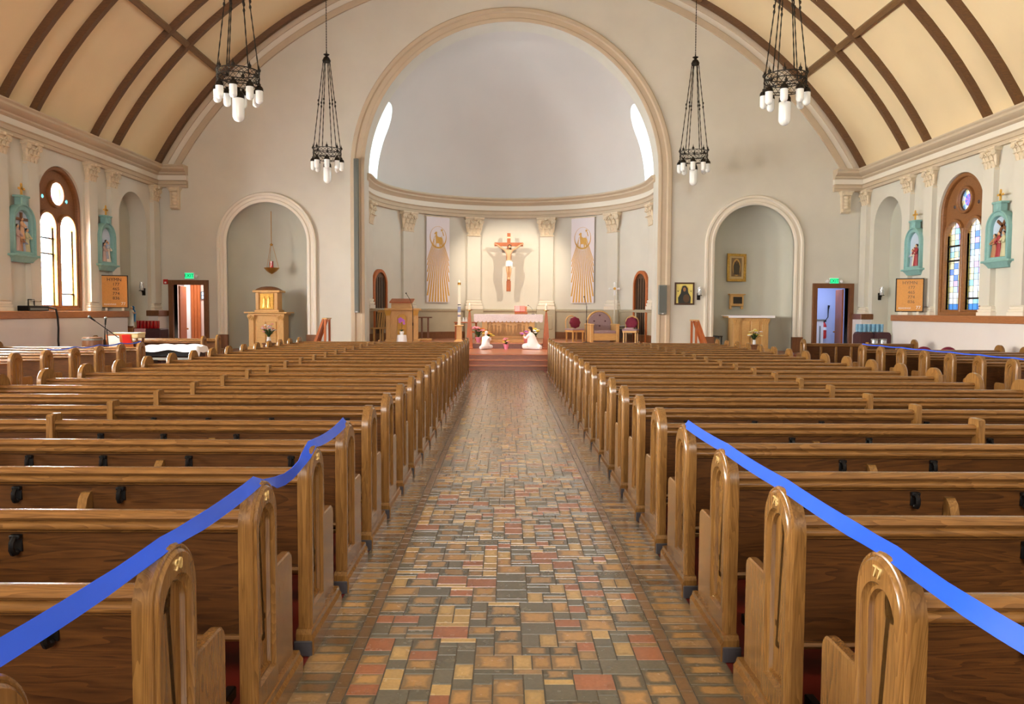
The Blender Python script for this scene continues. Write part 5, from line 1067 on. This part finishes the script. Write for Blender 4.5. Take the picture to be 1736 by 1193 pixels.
# ================================================================== chandeliers
def capsule(r, h, z1): return [(0, z1 - h)] + [(r * sin(a), z1 - h + r * (1 - cos(a))) for a in [pi / 2 * i / 6 for i in range(1, 7)]] + [(r, z1), (0, z1)]
def ring_mesh():
    b = MB(); Rr = .40
    for z0, z1 in ((.865, .88), (.975, .99), (.705, .72)): b.lathe([(Rr - .012, z0), (Rr + .012, z0), (Rr + .012, z1), (Rr - .012, z1), (Rr - .012, z0)], 40, caps=False)
    for i in range(24):                       # open scrollwork between the bands
        a0, a1 = 2 * pi * i / 24, 2 * pi * (i + 1) / 24; am_ = (a0 + a1) / 2
        P = lambda a, z: (Rr * cos(a), Rr * sin(a), z)
        b.tube([P(a0, .885), P(am_, .93), P(a1, .885)], .006, 5); b.tube([P(a0, .97), P(am_, .93), P(a1, .97)], .006, 5); b.tube([P(a0, .86), P(am_, .79), P(a1, .86)], .006, 5); b.tube([P(a0, .72), P(am_, .79), P(a1, .72)], .006, 5)
    me = b.mesh('ring', 40); me.materials.append(m_iron); return me
RING = ring_mesh()
SOCK = MB().lathe([(0, .76), (.028, .76), (.032, .72), (.058, .70), (.076, .67), (.080, .62), (.0, .62)], 14).mesh('socket', 40); SOCK.materials.append(m_iron)
BULB = MB().lathe(capsule(.074, .26, .63), 16).mesh('shade', 60); BULB.materials.append(m_shade)
BIGS = MB().lathe([(0, .68), (.03, .68), (.04, .62), (.09, .58), (.112, .55), (.118, .46), (0, .46)], 18).mesh('socket', 40); BIGS.materials.append(m_iron)
BIGB = MB().lathe(capsule(.115, .46, .47), 20).mesh('shade', 60); BIGB.materials.append(m_shade)
SPIKE = MB().lathe([(.0, .99), (.03, .99), (.035, 1.03), (.012, 1.06), (.0, 1.14)], 8).mesh('finial', 40); SPIKE.materials.append(m_iron)
def chandelier(x, y, z, label, rot):
    e = thing('chandelier', label, 'chandelier', (x, y, z), rot, 'iron ring chandeliers'); hub = 3.52; top = ZR + sqrt(RB * RB - (x - XC) ** 2) - z - .02
    obj('iron_ring', RING, None, e)
    for i in range(8):
        a = 2 * pi * i / 8; o = obj('lamp_socket', SOCK, None, e, (.40 * cos(a), .40 * sin(a), 0)); obj('glass_shade', BULB, None, o); obj('finial', SPIKE, None, e, (.40 * cos(a), .40 * sin(a), 0))
    o = obj('centre_socket', BIGS, None, e); obj('centre_shade', BIGB, None, o)
    for i in range(3): a = 2 * pi * i / 3; MB().tube([(0, 0, .66), (.40 * cos(a), .40 * sin(a), .71)], .009, 6).build('spoke', m_iron, e)
    for i in range(6):
        a = 2 * pi * i / 6 + .2; p0, p1 = Vector((.39 * cos(a), .39 * sin(a), .98)), Vector((.09 * cos(a), .09 * sin(a), hub)); b = MB(); n_ = 26
        b.tube([tuple(p0.lerp(p1, j / n_)) for j in range(n_ + 1)], [.009 + .006 * (j % 2) for j in range(n_ + 1)], 5)
        m_ = p0.lerp(p1, .5); b.ball(tuple(m_), (.026, .026, .045), 6, 4); b.ball(tuple(m_ + Vector((0, 0, .11))), (.026, .026, .045), 6, 4); b.build('chain', m_iron, e)
    MB().lathe([(.11, hub - .05), (.12, hub), (.08, hub + .08), (.03, hub + .12), (.09, hub + .17), (.02, hub + .20), (.015, hub + .26)], 14).build('hub', m_iron, e, 40)
    b = MB(); b.tube([(0, 0, hub + .25 + (top - hub - .25) * j / 60) for j in range(61)], [.008 + .007 * (j % 2) for j in range(61)], 5); b.build('suspension_chain', m_iron, e)
    MB().lathe([(.0, top - .06), (.10, top - .02), (.12, top + .06), (0, top + .06)], 14).build('ceiling_rose', m_iron, e, 40)
ZCH = 5.33
for u, y, lab, r in ((555, 22.67, 'black iron ring chandelier hanging left, nearer the apse', .2), (1175.5, 22.67, 'black iron ring chandelier hanging right, nearer the apse', .5), (406, 15.4, 'large black iron ring chandelier hanging left, nearer the viewer', .1), (1327.5, 15.4, 'large black iron ring chandelier hanging right, nearer the viewer', .4)):
    chandelier(at(u, 300, y).x, y, ZCH, lab, r)
# ================================================================== stations of the cross
def station(s, y, label, seed, figs, cross):
    e = thing('relief_plaque', label, 'plaque', (XC + s * (HW - .10), y, 2.70), (pi / 2 if s < 0 else -pi / 2), 'carved wall plaques'); mt = m_teal
    obj('frame', mx(flat([arch(0, .39, .145, .86, 24), arch(0, .285, .22, .84, 24)], .16, .02), Matrix.Translation((0, -.02, 0)) @ XZ), mt, e)
    obj('frame_moulding', mx(flat([arch(0, .40, .14, .86, 24), arch(0, .36, .17, .86, 24)], .20, .015), Matrix.Translation((0, -.03, 0)) @ XZ), mt, e)
    obj('painted_ground', mx(flat([arch(0, .29, .21, .84, 24)], .02), Matrix.Translation((0, .0, 0)) @ XZ), m_sky, e)
    MB().box(-.50, .50, -.16, .06, .10, .15, c=.012).build('sill', mt, e); MB().rings([[(-w, .06, z), (-w, -d, z), (w, -d, z), (w, .06, z)] for w, d, z in ((.36, .05, -.02), (.38, .09, .04), (.44, .13, .10))]).build('bracket', mt, e)
    cb = MB().box(-.13, .13, -.14, .04, 1.22, 1.44, c=.02); cb.box(-.17, .17, -.15, .05, 1.40, 1.45, c=.01); cb.ball((0, -.14, 1.33), (.07, .03, .08), 10, 6); cb.build('crown_block', mt, e, 40)
    MB().box(-.022, .022, -.07, -.04, 1.45, 1.70).box(-.09, .09, -.07, -.04, 1.58, 1.625).ball((-.09, -.055, 1.602), (.03, .018, .03), 8, 5).ball((.09, -.055, 1.602), (.03, .018, .03), 8, 5).ball((0, -.055, 1.70), (.03, .018, .03), 8, 5).build('gold_cross', m_goldpaint, e, 50)
    if cross is not None:
        MB().box(-.03, .03, -.05, -.02, -.35, .30, mat=Matrix.Translation((0, 0, .78)) @ Matrix.Rotation(cross, 4, 'Y')).box(-.22, .22, -.05, -.02, .12, .18, mat=Matrix.Translation((0, 0, .78)) @ Matrix.Rotation(cross, 4, 'Y')).build('carved_cross', m_door, e)
    for i, (x, z, h, c, ln) in enumerate(figs):
        f = figure_mesh(h, .36, seed + i, ln); body = MB(); body.add([v for v in f.v], f.f); k = len(f.v)
        b = MB(); b.add(f.v, f.f, Matrix.Translation((x, -.05, z)) @ Matrix.Diagonal((1, .7, 1, 1)))
        for s2 in (-1, 1): b.tube([(x + s2 * h * .10 + ln * h * .7, -.05, z + h * .75), (x + s2 * h * .16 + ln * h * .5, -.10, z + h * .58), (x + s2 * h * .05 + ln * h * .5, -.13, z + h * .55)], [h * .05, h * .04, h * .025], 6)
        o = b.build('carved_figure', c, e, 60)
        hb = MB(); hb.ball((x + ln * h, -.055, z + h * .93), (h * .058, h * .06, h * .08), 10, 7); hb.build('figure_face', m_skinm, o, 60)
        hb = MB(); hb.ball((x + ln * h, -.045, z + h * .955), (h * .068, h * .06, h * .07), 10, 7); hb.build('figure_hair', m_hair, o, 60)
cw_, cr_, ct_, cg_, cp_, cb_ = paint(226, 216, 196), paint(150, 44, 50), paint(170, 120, 84), paint(196, 190, 150), paint(190, 160, 150), paint(160, 170, 190)
station(-1, 17.26, 'sage arched relief plaque of the crucifixion, far left on the left wall', 1, [(-.17, .22, .58, cp_, 0), (.17, .22, .52, cg_, 0), (0, .50, .46, m_skinm, 0), (-.06, .22, .36, ct_, .06), (.06, .22, .30, cb_, 0)], 0.0)
station(-1, 20.85, 'sage arched relief plaque above the left hymn board', 11, [(-.12, .22, .50, cp_, .05), (.10, .22, .54, cw_, -.05), (0, .30, .50, cb_, 0)], None)
station(1, 20.85, 'teal arched relief plaque above the right hymn board', 21, [(.08, .22, .58, cr_, .05), (-.12, .22, .46, cb_, .06), (.0, .22, .50, cw_, 0)], None)
station(1, 17.26, 'large teal arched relief plaque at the right picture edge with slanted cross', 31, [(0, .22, .56, cr_, .0), (-.17, .22, .52, ct_, .02), (.17, .22, .56, cg_, -.02)], .6)
# ================================================================== hymn boards
def hymn_board(label, loc, rz, dark):
    e = thing('hymn_board', label, 'hymn board', loc, rz, 'hymn boards'); w, h = .62, .84
    MB().box(-w / 2, w / 2, -.02, .02, 0, h).build('board', mat('cork_board', lin(214, 150, 78), .7, var=.1, scale=30), e)
    obj('board_frame', mx(flat([rect(-w / 2 - .025, w / 2 + .025, -.025, h + .025), rect(-w / 2, w / 2, 0, h)], .06, .006), XZ), m_black, e)
    for i, tx in enumerate(('HYMN', '177', '465', '774', '836')):
        o = obj('board_text', mx(text_mesh(tx, .125 if i == 0 else .115, .003), Matrix.Translation((.0 if i == 0 else .04, -.023, h - .10 - i * .125)) @ XZ), dark, e)
    obj('board_text', mx(text_mesh('READINGS', .062, .003), Matrix.Translation((-.11, -.023, .075)) @ XZ), m_white, e)
    if rz < 0 or True: obj('board_text', mx(text_mesh('77', .115, .003), Matrix.Translation((.21, -.023, .09)) @ XZ), m_white, e)
    for s in (-1, 1): MB().box(s * .2 - .03, s * .2 + .03, -.05, .06, -.10, -.02, c=.006).build('foot_bracket', m_trim_l, e)
    return e
p = at(194.5, 516, 21.0); hymn_board('cork hymn board with dark numerals on the left ledge', (p.x, p.y, 1.705), R(24), m_black)
p = at(1541, 528, 20.30); hymn_board('cork hymn board with dark numerals on the right ledge', (p.x, p.y, 1.705), R(-24), mat('numeral_bronze', lin(90, 66, 40), .3, .5))
# ================================================================== votive stands
e = thing('votive_stand', 'maroon covered votive candle stand in the left recess', 'stand', (-10.38, 22.25, 0)); MB().box(-.50, .50, -.22, .35, 0, 1.10, c=.03).build('covered_box', m_maroonbox, e); MB().box(-.52, -.26, -.26, .30, 1.00, 1.13, c=.01).build('wooden_top', m_cap, e); MB().box(-.24, .08, -.235, -.20, .92, 1.10, c=.01).build('pink_cloth', paint(214, 160, 166), e)
VOT = MB().lathe([(.0, 0), (.038, .0), (.045, .05), (.045, .22), (.038, .22), (.036, .06), (0, .05)], 12)
vr = VOT.mesh('votive', 50); vr.materials.append(m_glassred); vb = VOT.mesh('votive', 50); vb.materials.append(m_glassblue); WX = MB().lathe([(.034, .05), (.034, .14), (0, .14)], 10).mesh('wax'); WX.materials.append(m_wax)
def votive(me, x, y, z, label, group):
    e = thing('votive_candle', label, 'candle', (x, y, z), 0, group); obj('glass', me, None, e); obj('wax_fill', WX, None, e)
for i in range(12): votive(vr, -10.58 + (i % 6) * .098, 22.20 + (i // 6) * .16, 1.102 + .0, 'red glass votive candle on the maroon stand in the left recess', 'red votive candles')
e = thing('madonna_statue', 'small statue in blue cloak beside the red votive candles', 'statue', (-10.74, 22.12, 1.132)); f = figure_mesh(.60, .32, 5, .03); f.build('robe', paint(226, 220, 206), e, 60)
MB().rings([[(r_ * cos(a) + .02 + .03 * (z / .6), r_ * .8 * sin(a) + .012, z) for a in [pi * .0 + pi * 1.25 * i / 16 - .4 for i in range(17)]] for r_, z in ((.085, .16), (.085, .3), (.09, .42), (.075, .48), (.045, .52), (.05, .58), (.03, .61))], False, False, False).build('blue_cloak', paint(70, 140, 190), e, 60)
MB().ball((.022, -.012, .552), (.032, .034, .042), 10, 7).build('face', m_skinm, e, 60); MB().tube([(.07, -.03, .43), (.13, -.05, .40), (.16, -.05, .44)], [.02, .016, .010], 7).build('raised_hand', m_skinm, e, 60); MB().box(-.08, .08, -.08, .08, -.0, .04, c=.01).build('statue_base', m_door, e)
for k, (x0, x1, lab) in enumerate(((10.02, 10.40, 'dark maroon box under the blue votive candles, nearer the doorway'), (10.42, 10.82, 'dark maroon box under the blue votive candles, nearer the window ledge'))):
    e = thing('votive_box', lab, 'box', ((x0 + x1) / 2, 21.9 - .15 * k, 0), 0, 'maroon boxes by the right wall'); w = (x1 - x0) / 2
    MB().prism([(-w, 0), (w, 0), (w, 1.02), (w - .04, 1.09), (w - .09, 1.11), (-w + .09, 1.11), (-w + .04, 1.09), (-w, 1.02)], -.22, .26, 'y').build('covered_body', m_maroonbox, e, 40); MB().box(-.04, .04, -.23, -.215, .78, .82).build('label_plate', m_goldpaint, e)
for i in range(12): votive(vb, 10.06 + (i % 6) * .125, 21.82 + (i // 6) * .17, 1.112, 'pale blue glass votive candle on the maroon boxes by the right wall', 'blue votive candles')
e = thing('low_table', 'low wooden table before the maroon boxes', 'table', (10.06, 20.75, 0)); MB().box(-.35, .35, -.22, .22, .66, .70, c=.008).build('table_top', m_door, e); legs(e, .3, -.18, .18, .66, m_door)
for k, x in enumerate((9.95, 10.18)):
    e = thing('metal_canister', 'shiny metal canister before the maroon boxes, %s of the two' % ('left', 'right')[k], 'canister', (x, 20.7, .702), 0, 'metal canisters'); st_m = mat('steel', lin(200, 204, 206), .25, .9)
    MB().lathe([(0, 0), (.09, 0), (.09, .22), (.0, .22)], 20).build('can_body', st_m, e, 40); MB().lathe([(.094, .215), (.094, .245), (.08, .25), (0, .25)], 20).build('lid', m_grey, e, 40); MB().lathe([(.092, .05), (.092, .12)], 20).build('label_band', m_white, e)
for k, (x, y) in enumerate(((9.55, 17.75), (10.05, 17.65))):
    e = thing('stacking_chair', 'maroon upholstered chair between the right side pews, %s of two' % ('left', 'right')[k], 'chair', (x, y, 0), R(180), 'maroon chairs'); legs(e, .2, -.2, .2, .44, m_grey, .012); MB().box(-.23, .23, -.22, .22, .44, .50, c=.02).build('seat', m_maroon, e)
    for xx in (-.19, .19): MB().tube([(xx, .2, .44), (xx, .26, .7)], .012, 6).build('back_post', m_grey, e)
    obj('backrest', mx(flat([arch(0, .23, .58, .66, 16)], .06, .02), Matrix.Translation((0, .25, 0)) @ XZ), m_maroon, e)
# ================================================================== music corner on the left
e = thing('stage_keyboard', 'black keyboard stand under a white cloth beside the left side pews', 'keyboard', (-7.55, 17.55, 0)); MB().box(-.62, .62, -.26, .22, .58, .80, c=.02).build('keyboard_case', m_black, e); MB().box(-.55, .55, -.25, .18, .30, .34).build('stand_shelf', m_black, e)
for s in (-1, 1): MB().box(s * .5 - .03, s * .5 + .03, -.22, .18, 0, .58).build('stand_leg', m_black, e)
MB().box(-.60, .60, -.275, -.262, .52, .57).build('metal_strip', m_grey, e)
b = MB(); g = []
for j in range(9):
    row = []
    for i in range(25): x, y = -.68 + 1.36 * i / 24, -.32 + .62 * j / 8; d = max(0, abs(x) - .62) * 2.2 + max(0, -y - .27) * 2.2; row.append((x, y, .815 + .022 * sin(x * 9 + y * 5) * cos(y * 11) + .03 * (1 - abs(x)) - d))
    g.append(row)
b.rings(g, False, False, False); b.rings([[(p_[0], p_[1], p_[2] - .008) for p_ in r_] for r_ in g], False, False, False)
tag(b.build('cover_cloth', m_cloth, None, 60, (-7.55, 17.55, .0)), 'rumpled white cloth over the black keyboard', 'cloth')
def boom(label, base, mid, tip):
    e = thing('boom_microphone', label, 'microphone', base, 0, 'boom microphones'); t0 = Vector(mid) - Vector(base); t1 = Vector(tip) - Vector(base)
    for i in range(3): a = 2 * pi * i / 3 + .4; MB().tube([(0, 0, .25), (.28 * cos(a), .28 * sin(a), .012)], .010, 6).build('tripod_leg', m_black, e)
    MB().tube([(0, 0, .15), tuple(t0)], .012, 8).build('pole', m_black, e); d = (t1 - t0).normalized(); MB().tube([tuple(t0 - d * .35), tuple(t1)], .010, 6).build('boom_arm', m_black, e); MB().tube([tuple(t1 - d * .02), tuple(t1 + d * .12)], [.018, .024], 8).build('mic_body', m_black, e); MB().ball(tuple(t1 + d * .14), .035, 10, 7).build('mic_grille', m_greyd, e, 60)
b0 = at(187, 600, 18.3); b0.z = 0
boom('black boom microphone reaching left over the left side pews', b0, at(181, 558, 18.3), at(160, 543, 18.3))
b1 = at(176.5, 600, 18.9); b1.z = 0
boom('upright black microphone behind the boom microphone', b1, at(178, 560, 18.9), at(178.6, 549, 18.9))
p = at(203, 580, 18.55); e = thing('music_stand', 'orange wooden music stand with a red book by the left side pews', 'music stand', (p.x, 18.55, 0), R(35)); MB().lathe([(.16, 0), (.16, .02), (.02, .04), (.015, .75)], 12).build('pole', m_black, e, 40); Mr = Matrix.Translation((0, 0, .88)) @ Matrix.Rotation(R(50), 4, 'X'); MB().box(-.28, .28, -.2, .2, -.01, .01, mat=Mr).build('desk', m_redwood, e); MB().box(-.28, .28, -.22, -.2, -.01, .05, mat=Mr).build('lip', m_redwood, e); MB().box(.06, .24, -.10, .18, .012, .03, mat=Mr).build('red_book', m_red, e); MB().box(-.26, -.0, -.18, .16, .012, .02, mat=Mr).build('sheet', m_white, e)
p = at(222, 572, 19.2); e = thing('paper_box', 'cream box of song sheets behind the left side pews', 'box', (p.x, 19.12, 0)); MB().box(-.30, .30, -.2, .2, .94, 1.05, c=.01).build('box_body', paint(232, 214, 160), e); MB().box(-.31, .31, -.21, .21, 1.05, 1.075, c=.006).build('lid', paint(240, 226, 180), e); legs(e, .26, -.16, .16, .94, m_door)
p = at(157, 583, 17.9); e = thing('tambourine_case', 'round brown drum standing by the left side pews', 'drum', (p.x, 17.9, 0)); MB().lathe([(.0, .55), (.21, .55), (.22, .6), (.22, .96), (.20, 1.0), (0, 1.0)], 20).build('drum_shell', m_door, e, 40); MB().lathe([(.225, .93), (.225, .97)], 20).build('hoop', m_grey, e)
for i in range(3): a = 2 * pi * i / 3; MB().tube([(.15 * cos(a), .15 * sin(a), .56), (.26 * cos(a), .26 * sin(a), 0)], .012, 6).build('leg', m_grey, e)
xl_ = XC - HW + .12
e = thing('keyboard_amplifier', 'black portable amplifier on the left window ledge', 'amplifier', (xl_, 17.65, 1.60), R(90)); MB().box(-.40, .36, -.14, .14, .0, .12, c=.015).build('case', m_black, e); MB().box(-.36, .30, -.146, -.138, .02, .07).build('front_panel', m_grey, e); MB().tube([(-.2, 0, .11), (-.2, 0, .26), (.02, 0, .26), (.02, 0, .11)], .014, 6).build('carry_handle', m_black, e)
tag(MB().tube([(xl_ + .14, 18.0, 1.68), (xl_ + .27, 18.05, 1.64), (xl_ + .30, 18.06, 1.45), (xl_ + .30, 18.08, 1.2), (xl_ + .31, 18.04, .9), (xl_ + .30, 18.1, .5), (xl_ + .30, 18.06, .02)], .022, 8).build('power_cable', m_black, None, 50), 'black cable hanging down from the amplifier on the left ledge', 'cable')
